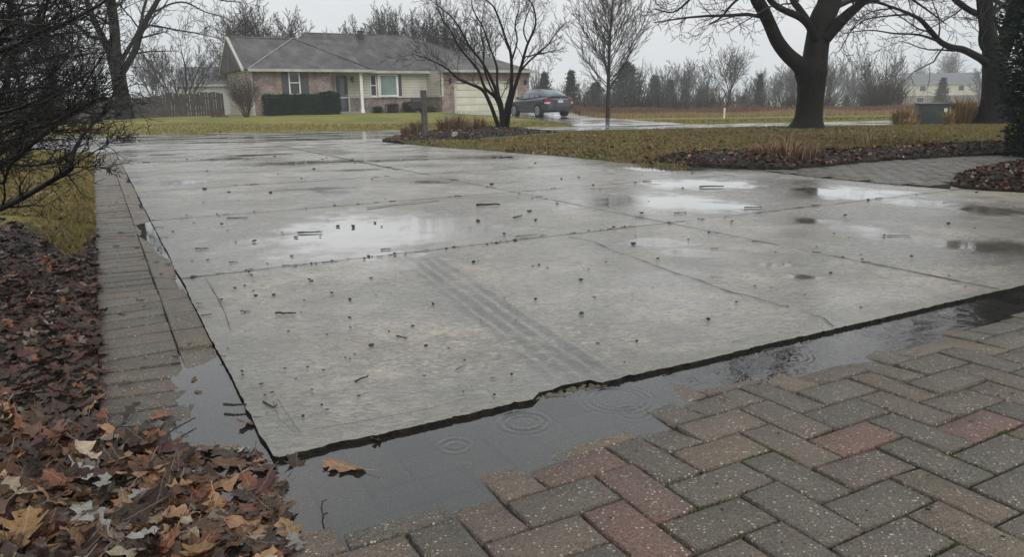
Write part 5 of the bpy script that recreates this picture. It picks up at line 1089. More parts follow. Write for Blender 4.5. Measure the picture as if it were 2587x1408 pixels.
# front wing window with shutters
def window(u0, u1, z0, z1, v, glassm, mull=True, fr=.07, fm=None):
    e = empty('window'); e.parent = hs_
    MB().box(u0, u1, v - .03, v - .004, z0, z1).build('pane', glassm, e)
    f = MB().box(u0 - fr, u0, v - .06, v - .002, z0 - fr, z1 + fr).box(u1, u1 + fr, v - .06, v - .002, z0 - fr, z1 + fr).box(u0, u1, v - .06, v - .002, z0 - fr, z0).box(u0, u1, v - .06, v - .002, z1, z1 + fr)
    if mull: f.box(u0, u1, v - .055, v - .031, (z0 + z1) / 2 - .025, (z0 + z1) / 2 + .025)
    f.build('frame', fm or M_WHITE, e); MB().box(u0 - fr - .03, u1 + fr + .03, v - .10, v - .061, z0 - fr - .03, z0 - fr + .01).build('sill', fm or M_WHITE, e); return e
def shutter(u0, u1, z0, z1, v):
    m = MB().box(u0, u1, v - .045, v - .002, z0, z1); k = int((z1 - z0) / .07)
    for i in range(k): zz = z0 + .05 + i * (z1 - z0 - .1) / k; m.box(u0 + .05, u1 - .05, v - .058, v - .045, zz, zz + .035)
    m.build('shutter', M_SHUT, hs_)
a, z1 = UZ(730, 181, V0); b, z0 = UZ(757, 236, V0); window(a, b, z0, z1, V0, M_GLS)
shutter(UZ(711, 200, V0)[0], a - .09, z0 - .05, z1 + .05, V0); shutter(b + .09, UZ(779, 200, V0)[0], z0 - .05, z1 + .05, V0)
# bay window and its neighbour
a, z1 = UZ(959, 191, VR - .12); b, z0 = UZ(1001, 240, VR - .12); 
MB().box(a - .16, b + .16, VR - .17, VR - .003, z0 - .16, z1 + .14).build('window_surround', M_WHITE, hs_); window(a, b, z0, z1, VR - .17, M_GLS2, False, .06)
a2, z3 = UZ(935, 190, VR); b2, z2 = UZ(950, 241, VR); window(a2, b2, z2, z3, VR, M_GLS, True, .05); shutter(b + .2, b + .42, z0 - .05, z1 + .05, VR)
# front door
dr = empty('front_door'); dr.parent = hs_; a, z1 = UZ(846, 190, VR); b, _ = UZ(875, 190, VR); z0 = GZ + .16
MB().box(a, b, VR - .07, VR - .005, z0, z1).build('door_leaf', M_DOORP, dr); MB().box(a + .22, b - .22, VR - .085, VR - .072, z0 + .25, z1 - .22).build('pane', glass('door_glass', (.04, .055, .06)), dr)
MB().box(a - .1, a, VR - .09, VR - .003, z0, z1 + .1).box(b, b + .1, VR - .09, VR - .003, z0, z1 + .1).box(a, b, VR - .09, VR - .003, z1, z1 + .1).build('frame', M_TRIM, dr); MB().cyl((b - .1, VR - .14, z0 + 1), (b - .1, VR - .07, z0 + 1), .035).build('handle', M_CHROME, dr)
a, _ = UZ(914.5, 250, V0 - .1); MB().box(a - .09, a + .09, V0 - .15, V0 + .03, GZ + .1, EW).box(a - .12, a + .12, V0 - .18, V0 + .06, GZ + .101, GZ + .3).box(a - .12, a + .12, V0 - .18, V0 + .06, EW - .15, EW - .003).build('porch_column', M_WHITE, hs_)
a0, a1 = UZ(855, 250, V0)[0], UZ(926, 250, V0)[0]; MB().box(a0, a1 + .1, V0 - .55, VR, GZ - .2, GZ + .10).build('porch_slab', M_STONE, hs_, bevel=.02); MB().box(a0 - .1, a0 + 1.5, V0 - .1, VR - .1, GZ + .09, GZ + .19).build('door_step', M_STONE, hs_, bevel=.015)
# roof
def roofpart(name, vs, fs, mat=None): m = MB(); m.add(vs, fs); return m.build(name, mat or M_ROOF, hs_)
ap = (3.85, 4.15, 4.87); E0 = EV
m = MB()
m.add([(-.05, .28, E0), (-.05, 8.0, E0), (-.05, 4.15, 4.84), (7, .28, E0), (7, 8.0, E0), (7, 4.15, 4.84)], [(0, 2, 1), (3, 4, 5), (0, 3, 5, 2), (1, 2, 5, 4), (0, 1, 4, 3)])
m.add([(.28, 0, E0 + .003), (7.45, 0, E0 + .003), ap, (7.45, 5, E0 + .003), (.28, 5, E0 + .003)], [(0, 1, 2), (1, 3, 2), (0, 2, 4), (3, 4, 2), (0, 4, 3, 1)])
RA, RB = (4.79, 4.85, 5.29), (11.7, 4.85, 5.29)
m.add([(1.6, 1.3, E0 + .006), (17.9, 1.3, E0 + .006), (17.9, 8.4, E0 + .006), (1.6, 8.4, E0 + .006), RA, RB], [(0, 1, 5, 4), (1, 2, 5), (2, 3, 4, 5), (3, 0, 4), (0, 3, 2, 1)])
AG = (14.9, 2.2, 4.25); AB = (14.9, 6.0, 4.25)
m.add([(11.75, -1.02, E0 + .009), (18.03, -1.02, E0 + .009), (18.03, 8.2, E0 + .009), (11.75, 8.2, E0 + .009), AG, AB], [(0, 1, 4), (1, 2, 5, 4), (2, 3, 5), (3, 0, 4, 5), (0, 3, 2, 1)])
rf_ = m.build('roof', M_ROOF, hs_)
def bar(p, q, w_, d): 
    p = Vector(p); q = Vector(q); t = (q - p).normalized(); s = Vector((-t.y, t.x, 0)).normalized() * d; up = Vector((0, 0, w_)); return [p, q, q + s, p + s], up
gm = MB()
def gutter(p, q, d=.12):
    pts, up = bar((p[0], p[1], E0 - .13), (q[0], q[1], E0 - .13), .15, -d); gm.prism(pts, up)
gutter((.2, 0), (7.5, 0)); gutter((7.62, 1.28), (11.7, 1.28)); gutter((11.75, 1.2), (11.75, -1.1)); gutter((11.68, -1.02), (18.1, -1.02)); gutter((18.03, -1.0), (18.03, 8)); gutter((7.45, 0), (7.45, 1.2))
gm.build('gutter', M_GUT, hs_)
so_ = MB(); so_.box(.25, 7.45, .0, 1.9, E0 - .06, E0 - .02); so_.box(7.45, 11.8, 1.28, 1.9, E0 - .061, E0 - .021); so_.box(11.8, 18.0, -1.0, .3, E0 - .062, E0 - .022); so_.build('soffit', M_GUT, hs_)
rk = MB()
for v_ in (.28, 8.0):
    p, q = Vector((-.09, v_, E0 - .1)), Vector((-.09, 4.15, 4.84 - .1)); rk.prism([p, q, q + Vector((0, 0, .14)), p + Vector((0, 0, .14))], (.14, 0, 0))
rk.build('rake_board', M_TRIM, hs_)
vl = MB()
for p, q in (((.28, .02, E0 + .05), (3.8, 4.05, 4.9)), ((11.78, 1.3, E0 + .06), (13.1, 2.5, 3.55))): vl.cyl(p, q, .022, .02, 5)
vl.build('valley_flashing', M_GUT, hs_)
rd = MB()
for p, q in ((RA, RB), (ap, (7.4, .03, E0 + .03)), (RB, (17.8, 1.35, E0 + .05)), ((-.05, 4.15, 4.86), ap), (RA, (1.65, 1.35, E0 + .03))): rd.cyl(p, q, .05, .05, 5)
rd.build('ridge_cap', M_ROOF, hs_)
a, z = UZ(911, 82, 4.4); MB().box(a - .17, a + .17, 4.3, 4.6, 4.8, 5.45).box(a - .22, a + .22, 4.25, 4.65, 5.45, 5.5).build('roof_vent', M_IRON, hs_)
MB().box(uB0 - .02, uB0 + .08, V0 - .09, V0 - .002, GZ, EW).build('downspout', M_TRIM, hs_); MB().box(uG1 + .02, uG1 + .11, VG - .02, VG + .07, EW - .35, EW).build('downspout', M_WHITE, hs_)
for u_, v_, y_, lv in ((1136, VG, 204, 0), (1326, VG, 207, 0), (889, VR, 200, 0)):
    a, z = UZ(u_, y_, v_); l = empty('wall_lamp', (a, v_ - .1, z)); l.parent = hs_
    MB().cyl((0, 0, -.16), (0, 0, .08), .05, .085, 6).build('lantern', M_GLS, l); MB().cyl((0, 0, .08), (0, 0, .17), .10, .02, 6).box(-.02, .02, .0, .097, .09, .13).box(-.05, .05, .07, .099, -.1, .14).cyl((0, 0, -.2), (0, 0, -.16), .02, .05, 6).build('cap', M_IRON, l)
# things in front of the house
bedw = MB(); a0, a1 = UZ(562, 285, -1.9)[0], UZ(835, 285, -2.4)[0]
for k in range(2): bedw.box(a0, a1, -2.5, -2.25, GZ - .25 + k * .12, GZ - .135 + k * .12)
bedw.box(a0, a0 + .25, -2.25, .2, GZ - .25, GZ + .1)
o = bedw.build('garden_wall', M_WALLD, None, bevel=.01, label='low dark block edging of the raised bed in front of the house', cat='garden wall'); o.location = (HX, HY, 0); o.rotation_euler = (0, 0, HA)
o = MB().box(a0 + .25, a1 - .1, -2.25, V0, GZ - .2, GZ + .06).build('planting_bed', M_SOIL, None, kind='structure'); o.location = (HX, HY, 0); o.rotation_euler = (0, 0, HA)
def hedge(name, u0, u1, v0, v1, z0, z1, n, label, seed, mat=None, cat='hedge', ls=.085, frame=True, rnd_top=.06):
    k = random.Random(seed); V = []; F_ = []; sh = []
    for i in range(n):
        f = k.random(); 
        if f < .45: p = Vector((k.uniform(u0, u1), v0, k.uniform(z0, z1)))
        elif f < .8: p = Vector((k.uniform(u0, u1), k.uniform(v0, v1), z1))
        elif f < .9: p = Vector((u0, k.uniform(v0, v1), k.uniform(z0, z1)))
        else: p = Vector((u1, k.uniform(v0, v1), k.uniform(z0, z1)))
        b_ = .17 * mn.noise(p * 1.9 + Vector((seed, 0, 0))); c = Vector(((u0 + u1) / 2, (v0 + v1) / 2, (z0 + z1) / 2)); p = p + (p - c).normalized() * b_ + Vector((k.gauss(0, 1), k.gauss(0, 1), k.gauss(0, 1))) * rnd_top * .6
        d = Vector((k.gauss(0, 1), k.gauss(0, 1), k.gauss(0, 1))).normalized() * ls * k.uniform(.5, 1); s = d.orthogonal().normalized() * ls * .35; b0 = len(V); V += [p - d * .5, p + s, p + d * .5, p - s]; F_.append((b0, b0 + 1, b0 + 2, b0 + 3))
    e = empty(name, (HX, HY, 0) if frame else (0, 0, 0), HA if frame else 0, label=label, cat=cat)
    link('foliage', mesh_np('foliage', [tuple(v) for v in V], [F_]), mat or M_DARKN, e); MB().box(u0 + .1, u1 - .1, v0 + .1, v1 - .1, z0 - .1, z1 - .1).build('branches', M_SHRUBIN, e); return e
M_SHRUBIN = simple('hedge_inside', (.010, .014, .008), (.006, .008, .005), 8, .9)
a, z1 = UZ(672, 242, -.7); b, _ = UZ(812, 242, -.7); hedge('clipped_hedge', a, b, -.9, .2, GZ, z1, 9000, 'long clipped dark green hedge below the shuttered window', 3)
a, z1 = UZ(810, 236, -.6); b, _ = UZ(856, 236, -.6); hedge('clipped_hedge', a, b, -.8, .25, GZ, z1, 5000, 'taller end block of dark clipped hedge beside the front door', 4)
for i, (u_, w_, h_, lb) in enumerate(((953, .26, .42, 'small dark round shrub under the bay window, left'), (990, .32, .55, 'brown mounded shrub under the bay window, middle'), (1034, .42, .62, 'dark round shrub left of the garage side wall'), (1085, .4, .3, 'low brown shrub along the garage side wall'))):
    a, _ = UZ(u_, 275, VR - .9 if i < 3 else -.4); vv = VR - .9 if i < 3 else -.2; hedge('round_shrub', a - w_, a + w_, vv - .3, vv + .3, GZ, GZ + h_, 1400, lb, 10 + i, M_DARKN if i in (0, 2) else M_TWIGS, 'shrub', .08)
def twig_bush(name, loc, h, w_, n, r, mat, label, ang=.55, seed=1, cfgn=(9, 5, 3)):
    global rnd
    keep = rnd; rnd = random.Random(seed); limbs = []; out = []
    for k in range(n):
        a = k * 2.4; q = rnd.uniform(.1, 1) * w_ / h; limbs.append(wander(Vector((math.cos(a) * .08, math.sin(a) * .08, -.05)), Vector((math.cos(a) * q, math.sin(a) * q, 1)), h * rnd.uniform(.7, 1), r, r * .25, 7, .07, .03))
    cfg = dict(n=cfgn, t0=[.25, .2, .2], ang=[ang, ang, ang], len=[.42, .45, .45], tap=[.4, .4, .4], rad=[.5, .6, .6], seg=[4, 4, 3], curl=.09, up=.06, rmin=.004)
    for l in limbs: sprout(None, l, 0, cfg, out)
    e = empty(name, loc, label=label, cat='shrub'); tubes(limbs, 'stems', mat, e); tubes(out, 'branches', mat, e); rnd = keep; return e
p = at(622, 283, 38.5); M_REDTW = simple('reddish_twig', (.085, .05, .038), (.05, .032, .026), 5, .7)
twig_bush('round_bare_bush', (p.x, p.y, GZ + .02), 1.95, 1.05, 26, .022, M_REDTW, 'round bare bush with reddish twigs at the left corner of the house', seed=3)
p = at(545, 285, 39); twig_bush('small_bush', (p.x, p.y, GZ - .03), .55, .5, 14, .012, simple('rust_twig', (.14, .06, .04), (.09, .04, .03), 6, .8), 'small rust coloured bush at the foot of the left gable', seed=4, cfgn=(6, 4, 2))
# ------------------------------------------------------------------ wooden fence
fe = empty('board_fence', label='weathered dark board fence running left from the house gable', cat='fence'); A = at(568, 285, 45.5); B = at(325, 285, 43); C_ = at(40, 285, 42)
M_FENCE = [simple('fence_board', (.07, .06, .052), (.028, .024, .021), 5, .8, .5, 30), simple('fence_board_pale', (.10, .09, .08), (.06, .055, .05), 3, .8, .5, 30)]
k = 0
for P_, Q_ in ((A, B), (B, C_)):
    L = (Q_ - P_).length; n = int(L / .145); d = (Q_ - P_).normalized(); pr = Vector((-d.y, d.x, 0)); m = [MB(), MB()]; rl = MB()
    for i in range(n):
        p = P_ + d * (i * .145 + rnd.gauss(0, .004)); z0 = ter(p.x, p.y) - .05; top = z0 + 1.26 + .05 * math.sin(i * .35) + rnd.gauss(0, .022) + (.14 if k == 0 and i < 22 else 0); q = p + d * .132
        mm = m[0]; lean = rnd.gauss(0, .012)
        mm.prism([(p.x, p.y, z0), (q.x, q.y, z0), (q.x + d.x * lean, q.y + d.y * lean, top - .03), ((p.x + q.x) / 2, (p.y + q.y) / 2, top), (p.x + d.x * lean, p.y + d.y * lean, top - .03)], pr * .02)
    m[0].build('boards', M_FENCE[0], fe)
    for zz in (.3, 1.0): rl.prism([P_ + Vector((0, 0, ter(P_.x, P_.y) + zz - P_.z)), Q_ + Vector((0, 0, ter(Q_.x, Q_.y) + zz - Q_.z)), Q_ + Vector((0, 0, ter(Q_.x, Q_.y) + zz + .09 - Q_.z)), P_ + Vector((0, 0, ter(P_.x, P_.y) + zz + .09 - P_.z))], pr * -.05 if (pr.y < 0) else pr * .06)
    rl.build('rail', M_FENCE[0], fe); k += 1
# ------------------------------------------------------------------ other houses
def plain_house(name, u0, D, L, dep, ang, z0, ze, zr, wall, roof, label, wins=(), lower=None, zl=None, sidewins=()):
    p = at(u0, 260, D); e = empty(name, (p.x, p.y, z0), ang, label=label, cat='house'); h = ze - z0; r = zr - z0
    w_ = MB(); w_.add([(0, 0, 0), (L, 0, 0), (L, dep, 0), (0, dep, 0), (0, 0, h), (L, 0, h), (L, dep, h), (0, dep, h), (0, dep / 2, r - .1), (L, dep / 2, r - .1)], [(0, 1, 5, 4), (2, 3, 7, 6), (1, 2, 6, 9, 5), (3, 0, 4, 8, 7), (4, 5, 9, 8), (6, 7, 8, 9)]); w_.build('wall', wall, e)
    s = (r - h) / (dep / 2); o_ = .35; R0 = MB()
    for sg in (0, 1):
        y0 = -o_ if sg == 0 else dep + o_; ze_ = h - o_ * s
        R0.prism([(-o_, y0, ze_), (L + o_, y0, ze_), (L + o_, dep / 2, r), (-o_, dep / 2, r)], (0, 0, .14))
    R0.build('roof', roof, e)
    f = MB().box(-o_, L + o_, -o_ - .08, -o_ - .003, h - o_ * s - .04, h - o_ * s + .14)
    for y0, y1 in ((-o_, dep / 2), (dep + o_, dep / 2)):
        za, zb = (h - o_ * s - .08, r - .08); f.prism([(L + o_ + .01, y0, za), (L + o_ + .01, y1, zb), (L + o_ + .01, y1, zb + .2), (L + o_ + .01, y0, za + .2)], (.06, 0, 0))
    f.build('trim', M_TRIM, e)
    if lower: MB().box(.1, L - .1, -.05, -.004, 0, zl).build('lower_wall', lower, e)
    for x0, x1, a_, b_ in wins:
        q = empty('window'); q.parent = e; MB().box(x0, x1, -.11, -.06, a_, b_).build('pane', M_GLS, q); MB().box(x0 - .1, x1 + .1, -.09, -.055, a_ - .1, b_ + .1).build('frame', M_WHITE, q)
    for y0, y1, a_, b_ in sidewins:
        q = empty('window'); q.parent = e; MB().box(L + .02, L + .06, y0, y1, a_, b_).build('pane', M_GLS, q); MB().box(L + .003, L + .04, y0 - .1, y1 + .1, a_ - .1, b_ + .1).build('frame', M_WHITE, q)
    return e
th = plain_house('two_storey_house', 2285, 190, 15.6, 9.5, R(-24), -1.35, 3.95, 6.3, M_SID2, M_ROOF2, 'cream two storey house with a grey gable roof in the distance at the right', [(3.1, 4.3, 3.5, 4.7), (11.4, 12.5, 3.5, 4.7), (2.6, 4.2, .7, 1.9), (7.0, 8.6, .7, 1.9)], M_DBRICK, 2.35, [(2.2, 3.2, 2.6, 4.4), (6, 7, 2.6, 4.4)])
dk = MB().box(0, .1, -.0, .1, 0, 2.3)
for y_ in (0, 3, 6.6): dk.box(17.8, 17.95, y_, y_ + .15, 0, 3.3)
dk.box(15.7, 18, 0, 6.8, 2.2, 2.35).box(17.85, 17.95, 0, 6.8, 3.2, 3.3)
for i in range(22): dk.box(17.87, 17.93, i * .31, i * .31 + .06, 2.35, 3.2)
dk.build('deck', M_WALLD, th)
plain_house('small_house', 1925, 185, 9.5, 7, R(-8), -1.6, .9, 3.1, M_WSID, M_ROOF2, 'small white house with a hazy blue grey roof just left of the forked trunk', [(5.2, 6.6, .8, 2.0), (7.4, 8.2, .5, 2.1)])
plain_house('white_shed', 2107, 165, 5.6, 4.2, R(-28), -1.6, .75, 1.7, M_WSID, M_SHUT, 'white shed with a dark roof right of the forked trunk', [(2.6, 3.4, .5, 1.6)])
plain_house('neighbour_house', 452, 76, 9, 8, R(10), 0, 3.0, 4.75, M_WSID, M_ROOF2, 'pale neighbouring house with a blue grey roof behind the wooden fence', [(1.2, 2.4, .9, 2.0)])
p = at(2185, 262, 150); m = MB().box(0, 6.2, 0, .08, 0, 1.15)
for i in range(9): m.box(i * .76, i * .76 + .1, -.06, -.003, 0, 1.28)
o = m.build('dark_fence', M_WALLD, label='low dark fence far off between the white shed and the two storey house', cat='fence'); o.location = (p.x, p.y, -1.4)
p = at(2150, 262, 140); cm = MB().box(0, 3.6, 0, 1.6, .25, .85).prism([(.6, .1, .85), (3, .1, .85), (2.5, .1, 1.4), (1.1, .1, 1.4)], (0, 1.4, 0)); 
ve = empty('far_car', (p.x, p.y, -1.38), .2, label='small dark car parked far off beside the white shed', cat='car'); cm.build('body', M_SHUT, ve, bevel=.06)
for x_ in (.75, 2.8): MB().cyl((x_, -.02, .28), (x_, .18, .28), .28).build('wheel', M_IRON, ve)
# ------------------------------------------------------------------ parked car
M_PAINT = simple('grey_car_paint', (.085, .096, .112), (.07, .08, .094), 2, .2, obj=True, Metallic=.45, Coat_Weight=.6, Coat_Roughness=.05)
M_CGL = glass('car_glass', (.13, .19, .185), .05); M_TYRE = simple('tyre_rubber', (.018, .018, .018), (.012, .012, .012), 20, .7, .4, 60); M_RED = simple('tail_lamp_red', (.24, .016, .024), (.15, .01, .016), 9, .12, obj=True); M_LAMPW = simple('tail_lamp_clear', (.62, .52, .52), (.5, .42, .42), 9, .12)
M_RIM = simple('wheel_alloy', (.62, .63, .64), (.5, .51, .52), 9, .35, Metallic=.2)
car = empty('parked_car', label='dark grey four door car parked on the wet driveway in front of the garage', cat='car')
def loft(stn, ring, name, mat, parent, sub=2):
    V, Q = [], []
    for s in stn: V += [(s[0], y, z) for y, z in ring(s)]
    k = len(ring(stn[0]))
    for i in range(len(stn) - 1):
        for j in range(k): Q.append((i * k + j, i * k + (j + 1) % k, (i + 1) * k + (j + 1) % k, (i + 1) * k + j))
    me = bpy.data.meshes.new(name); me.from_pydata(V, [], Q + [tuple(range(k)), tuple(range(len(V) - 1, len(V) - k - 1, -1))])
    bm = bmesh.new(); bm.from_mesh(me); bmesh.ops.recalc_face_normals(bm, faces=bm.faces); bm.to_mesh(me); bm.free()
    o = link(name, me, mat, parent, smooth=True); md = o.modifiers.new('sub', 'SUBSURF'); md.levels = md.render_levels = sub; return o
def ringb(s):
    x, w_, zb, h = s; half = [(0, zb), (w_ * .8, zb), (w_ * .97, zb + .09), (w_, zb + (h - zb) * .35), (w_ * 1.0, zb + (h - zb) * .62), (w_ * .955, h - .07), (w_ * .88, h - .008), (w_ * .5, h + .012)]
    return half + [(0, h + .018)] + [(-y, z) for y, z in half[:0:-1]]
loft([(-2.30, .66, .44, .80), (-2.285, .74, .36, .92), (-2.24, .83, .29, 1.00), (-2.12, .87, .24, 1.055), (-1.8, .895, .20, 1.065), (-1.3, .905, .18, 1.04), (-.6, .905, .18, .99), (.2, .905, .18, .955), (.95, .90, .18, .94), (1.5, .885, .19, .88), (1.95, .85, .21, .78), (2.2, .76, .26, .68), (2.30, .60, .36, .60)], ringb, 'body', M_PAINT, car)
CS = [(-1.93, .70, 1.05, .66, 1.06), (-1.62, .765, 1.045, .60, 1.20), (-1.15, .80, 1.03, .585, 1.365), (-.88, .81, 1.02, .585, 1.42), (-.45, .82, 1.0, .59, 1.455), (.0, .82, .985, .585, 1.45), (.30, .82, .975, .575, 1.425), (.62, .81, .965, .57, 1.30), (1.22, .76, .945, .66, .955)]
def cabin(name, mat, i0, i1, side, off=0.0, cut=None):
    V, Q = [], []; st = CS[i0:i1 + 1]
    for x, yb, zb, yr, zr in st:
        if side: V += [(x, side * (yb + off), zb - .03), (x, side * (yb * .45 + yr * .55 + .03 + off), zb * .45 + zr * .55), (x, side * (yr + off), zr)]
        else: V += [(x, -yr, zr + off), (x, -yr * .55, zr + .022 + off), (x, 0, zr + .03 + off), (x, yr * .55, zr + .022 + off), (x, yr, zr + off)]
    k = 3 if side else 5
    for i in range(len(st) - 1):
        for j in range(k - 1): Q.append((i * k + j, i * k + j + 1, (i + 1) * k + j + 1, (i + 1) * k + j))
    me = bpy.data.meshes.new(name); me.from_pydata(V, [], Q); o = link(name, me, mat, car, smooth=True); md = o.modifiers.new('sol', 'SOLIDIFY'); md.thickness = .02; md.offset = 0; return o
cabin('rear_window', M_CGL, 0, 3, 0, .004); cabin('roof_panel', M_PAINT, 3, 6, 0, .006); cabin('windshield', M_CGL, 6, 8, 0, .004)
for sd in (-1, 1):
    cabin('pillar', M_PAINT, 0, 8, sd)
    for x0, x1, f0, f1 in ((-.80, -.33, .12, .86), (-.24, .52, .10, .88), (-1.28, -.88, .15, .74)):
        def yz(x, f, o_=.016):
            for a_, b_ in zip(CS, CS[1:]):
                if a_[0] <= x <= b_[0]:
                    t = (x - a_[0]) / (b_[0] - a_[0]); q = [a_[i] + (b_[i] - a_[i]) * t for i in range(5)]; zz = q[2] - .03 + (q[4] - q[2] + .03) * f; g_ = abs(f - .55) / .55
                    ym = q[1] * .45 + q[3] * .55 + .03; y = (ym + (q[1] - ym) * (1 - f / .55)) if f < .55 else ym + (q[3] - ym) * (f - .55) / .45; return (x, sd * (y + o_), zz)
        m = MB(); n = 6; top = []; bot = []
        for i in range(n + 1):
            x = x0 + (x1 - x0) * i / n; e1 = f1 * (1 if x0 > -1 else (.35 + .65 * i / n)); 
            if x0 > -.3 and i == n: e1 = f1 * .62
            bot.append(yz(x, f0)); top.append(yz(x, e1))
        for i in range(n):
            mid0, mid1 = yz(x0 + (x1 - x0) * i / n, .5 if top[i][2] > yz(x0 + (x1 - x0) * i / n, .5)[2] else f0 + .01), yz(x0 + (x1 - x0) * (i + 1) / n, .5 if top[i + 1][2] > yz(x0 + (x1 - x0) * (i + 1) / n, .5)[2] else f0 + .01)
            m.add([bot[i], bot[i + 1], mid1, mid0, top[i], top[i + 1]], [(0, 1, 2, 3), (3, 2, 5, 4)])
        m.build('side_window', M_CGL, car)
    m = MB().cyl((.62, sd * .90, 1.0), (.66, sd * 1.02, 1.03), .03, .03, 6); m.build('door_mirror', M_PAINT, car); MB().box(.60, .74, min(sd * .96, sd * 1.10), max(sd * .96, sd * 1.10), .97, 1.09).build('door_mirror', M_PAINT, car, bevel=.025)
    for wx in (-1.38, 1.32):
        MB().cyl((wx, sd * .70, .335), (wx, sd * .912, .335), .375, .372, 28).build('wheel_arch', M_IRON, car)
        wh = empty('wheel', (wx, sd * .84, .32)); wh.parent = car; MB().cyl((0, -sd * .10, 0), (0, sd * .085, 0), .32, .315, 28).build('tyre', M_TYRE, wh, bevel=.0)
        rm = MB().cyl((0, sd * .07, 0), (0, sd * .088, 0), .045, .045, 10)
        for k in range(10): a_ = k * PI / 5; rm.prism([(math.cos(a_ - .10) * .04, sd * .089, math.sin(a_ - .10) * .04), (math.cos(a_ + .10) * .04, sd * .089, math.sin(a_ + .10) * .04), (math.cos(a_ + .07) * .215, sd * .089, math.sin(a_ + .07) * .215), (math.cos(a_ - .07) * .215, sd * .089, math.sin(a_ - .07) * .215)], (0, sd * .012, 0))
        for k in range(24): a_, b_ = k * PI / 12, (k + 1) * PI / 12; rm.prism([(math.cos(a_) * .205, sd * .089, math.sin(a_) * .205), (math.cos(b_) * .205, sd * .089, math.sin(b_) * .205), (math.cos(b_) * .235, sd * .089, math.sin(b_) * .235), (math.cos(a_) * .235, sd * .089, math.sin(a_) * .235)], (0, sd * .01, 0))
        rm.build('rim', M_RIM, wh)
    def lamp(name, mat, pts, off):                 # patch wrapped round the rear corner
        m = MB(); n = len(pts) // 2
        m.add([(x - off, sd * (y + off), z) for x, y, z in pts], [(i, i + 1, n + i + 1, n + i) for i in range(n - 1)]); o = m.build(name, mat, car); md = o.modifiers.new('sol', 'SOLIDIFY'); md.thickness = .03; md.offset = 0
    lamp('tail_light', M_RED, [(-1.92, .905, .84), (-2.10, .885, .80), (-2.235, .80, .785), (-2.285, .64, .80), (-2.29, .50, .82), (-1.96, .895, .90), (-2.12, .87, .96), (-2.22, .81, .965), (-2.262, .66, .955), (-2.27, .50, .94)], .012)
    lamp('tail_light', M_LAMPW, [(-2.12, .888, .705), (-2.25, .80, .69), (-2.295, .66, .70), (-2.11, .885, .78), (-2.235, .81, .768), (-2.288, .65, .782)], .014)
MB().box(-2.335, -2.31, -.16, .16, .74, .885).build('license_plate', simple('plate_white', (.66, .67, .68), (.55, .57, .62), 14, .4), car, bevel=.006)
MB().box(-2.318, -2.27, -.50, .50, .905, .935).build('trunk_trim', M_CHROME, car, bevel=.006); MB().box(-2.31, -2.25, -.42, .42, .70, .90).build('trunk_panel', M_PAINT, car, bevel=.02)
MB().prism([(-2.322, -.05, .965), (-2.322, 0, 1.03), (-2.322, .05, .965)], (.03, 0, 0)).build('badge', M_CHROME, car)
MB().cyl((-.85, 0, 1.45), (-.93, 0, 1.53), .02, .008, 6).build('antenna', M_IRON, car); MB().box(-2.33, -2.24, -.72, .72, .33, .41).build('bumper', M_SHUT, car, bevel=.03)
MB().prism([(-2.22, -.74, 1.07), (-2.22, .74, 1.07), (-2.02, .74, 1.075), (-2.02, -.74, 1.075)], (0, 0, .022)).build('trunk_lip', M_PAINT, car, bevel=.006)
p = at(1362, 290, 40.6); car.location = (p.x, p.y, ter(p.x, p.y) + .03); car.rotation_euler = (0, 0, R(90 + 28)); car.scale = (.94, .94, .92)
# ------------------------------------------------------------------ letter box
D = G(1075, 346).y; p = G(1074, 346, .10); lb = empty('letter_box', (p.x, p.y, .10), .25, label='dark letter box on a square wooden post in the mulch mound', cat='letter box')
zt = at(1073, 228, p.y).z - .10; wp = 14 / F * p.y
MB().box(-wp / 2, wp / 2, -wp / 2, wp / 2, -.2, zt).build('post', simple('old_wet_post', (.075, .062, .050), (.04, .033, .028), 12, .7, .7, 60), lb, bevel=.008)
zb = zt - .42; m = MB(); n = 10; pts = [(-.45, -.085, zb), (-.45, .085, zb)] + [(-.45, .085 * math.cos(a * PI / n), zb + .17 + .085 * math.sin(a * PI / n)) for a in range(n + 1)]
bx = MB().prism([(x + .16, y * 1.35 - .02, z) for x, y, z in pts], (.225, 0, 0)); bx.build('box', simple('dark_mailbox_metal', (.02, .019, .018), (.012, .012, .012), 10, .5), lb)
MB().box(-.296, -.291, -.12, .08, zb + .02, zb + .20).build('box_door', M_IRON, lb); MB().prism([(-.30, -.06, zb + .257), (-.07, -.06, zb + .257), (-.07, .02, zb + .257), (-.30, .02, zb + .257)], (0, 0, .012)).build('box_top_glint', M_CHROME, lb)  # bright strip added on the box top to stand for its white reflection
MB().prism([(-.20, -.03, zb), (-.05, -.03, zb), (-.05, -.03, zb - .14)], (0, .04, 0)).build('bracket', M_IRON, lb)
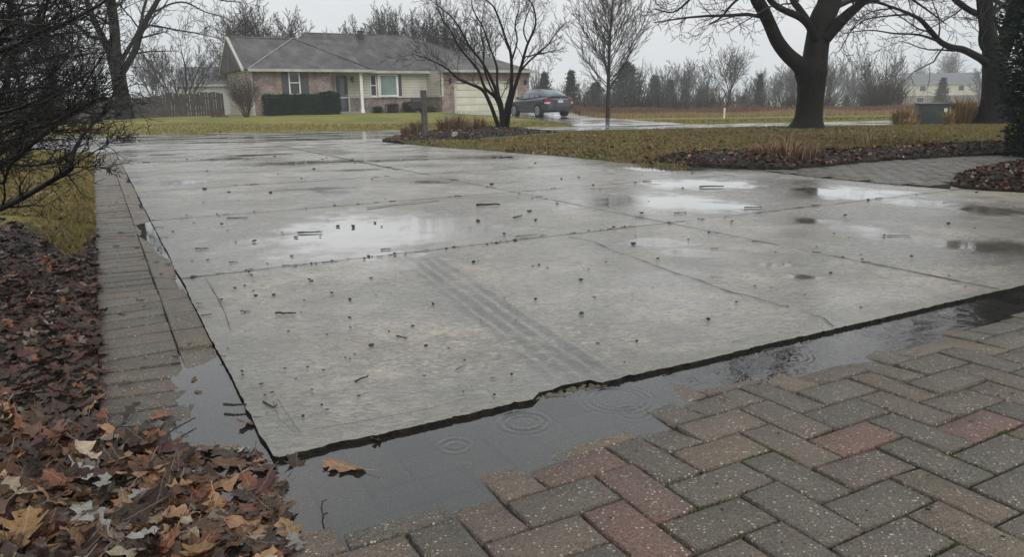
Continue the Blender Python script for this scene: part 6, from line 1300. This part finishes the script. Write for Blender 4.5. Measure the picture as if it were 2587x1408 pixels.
# stones on the mound
def stone(u, v, w_, h_, mat, label, seed):
    p = G(u, v, .12); r_ = random.Random(seed); bm = bmesh.new(); bmesh.ops.create_cube(bm, size=1); bmesh.ops.subdivide_edges(bm, edges=bm.edges, cuts=2, use_grid_fill=True)
    for q in bm.verts: q.co *= r_.uniform(.88, 1.08)
    s = p.y / F; bmesh.ops.scale(bm, vec=(w_ * s, w_ * s * .8, h_ * s), verts=bm.verts); me = bpy.data.meshes.new('rock'); bm.to_mesh(me); bm.free(); o = link('rock', me, mat, label=label, cat='rock'); o.location = (p.x, p.y, .13 + h_ * s * .3); o.rotation_euler = (.1, .05, r_.random()); return o
stone(1149, 345, 14, 12, simple('pale_stone', (.34, .31, .26), (.24, .22, .18), 9, .6, .5, 30), 'pale square stone on the mound between the letter box and the many stemmed tree', 1); stone(1170, 346, 20, 12, simple('dark_stone', (.03, .028, .026), (.02, .018, .017), 9, .5, .7, 30), 'dark wet rock beside the pale stone on the mound', 2)
# utility box
p = at(2352, 316, 22.6); ub = empty('utility_box', (p.x, p.y, .02), R(-14), label='squat dark green steel utility box between two dry grass clumps', cat='utility box'); M_UB = simple('utility_green', (.014, .026, .021), (.009, .017, .014), 4, .5, .3, 40)
s = 22.6 / F; hgt = 53 * s + .0; w2 = 62 * s
MB().prism([(-w2 * .62, -.30, 0), (w2 * .52, -.30, 0), (w2 * .50, -.24, hgt), (-w2 * .54, -.24, hgt)], (0, .62, 0)).build('cabinet', M_UB, ub, bevel=.012); MB().box(-w2 * .57, w2 * .53, -.28, .42, hgt, hgt + .035).build('lid', simple('utility_lid', (.10, .13, .12), (.07, .09, .085), 4, .22), ub, bevel=.01)
MB().box(w2 * .30, w2 * .42, -.302, -.27, hgt - .22, hgt - .12).build('warning_sticker', M_WHITE, ub); MB().box(w2 * .50, w2 * .56, -.26, .3, .02, hgt - .03).build('side_panel', M_UB, ub)
p = at(2410, 316, 23.4); o = MB().box(-.12, .12, -.1, .1, 0, .66).build('wooden_box_post', simple('old_board', (.10, .07, .05), (.06, .045, .03), 8, .8, .5, 40), bevel=.01, label='short brown wooden post behind the right side of the utility box', cat='post'); o.location = (p.x, p.y, 0)
p = at(1829, 300, 34); o = MB().cyl((0, 0, -.05), (0, 0, .45), .045, .045, 8).cyl((0, 0, .45), (0, 0, .48), .05, .03, 8).build('marker_post', M_WHITE, label='slim white marker post in the grass across the road', cat='post'); o.location = (p.x, p.y, ter(p.x, p.y))
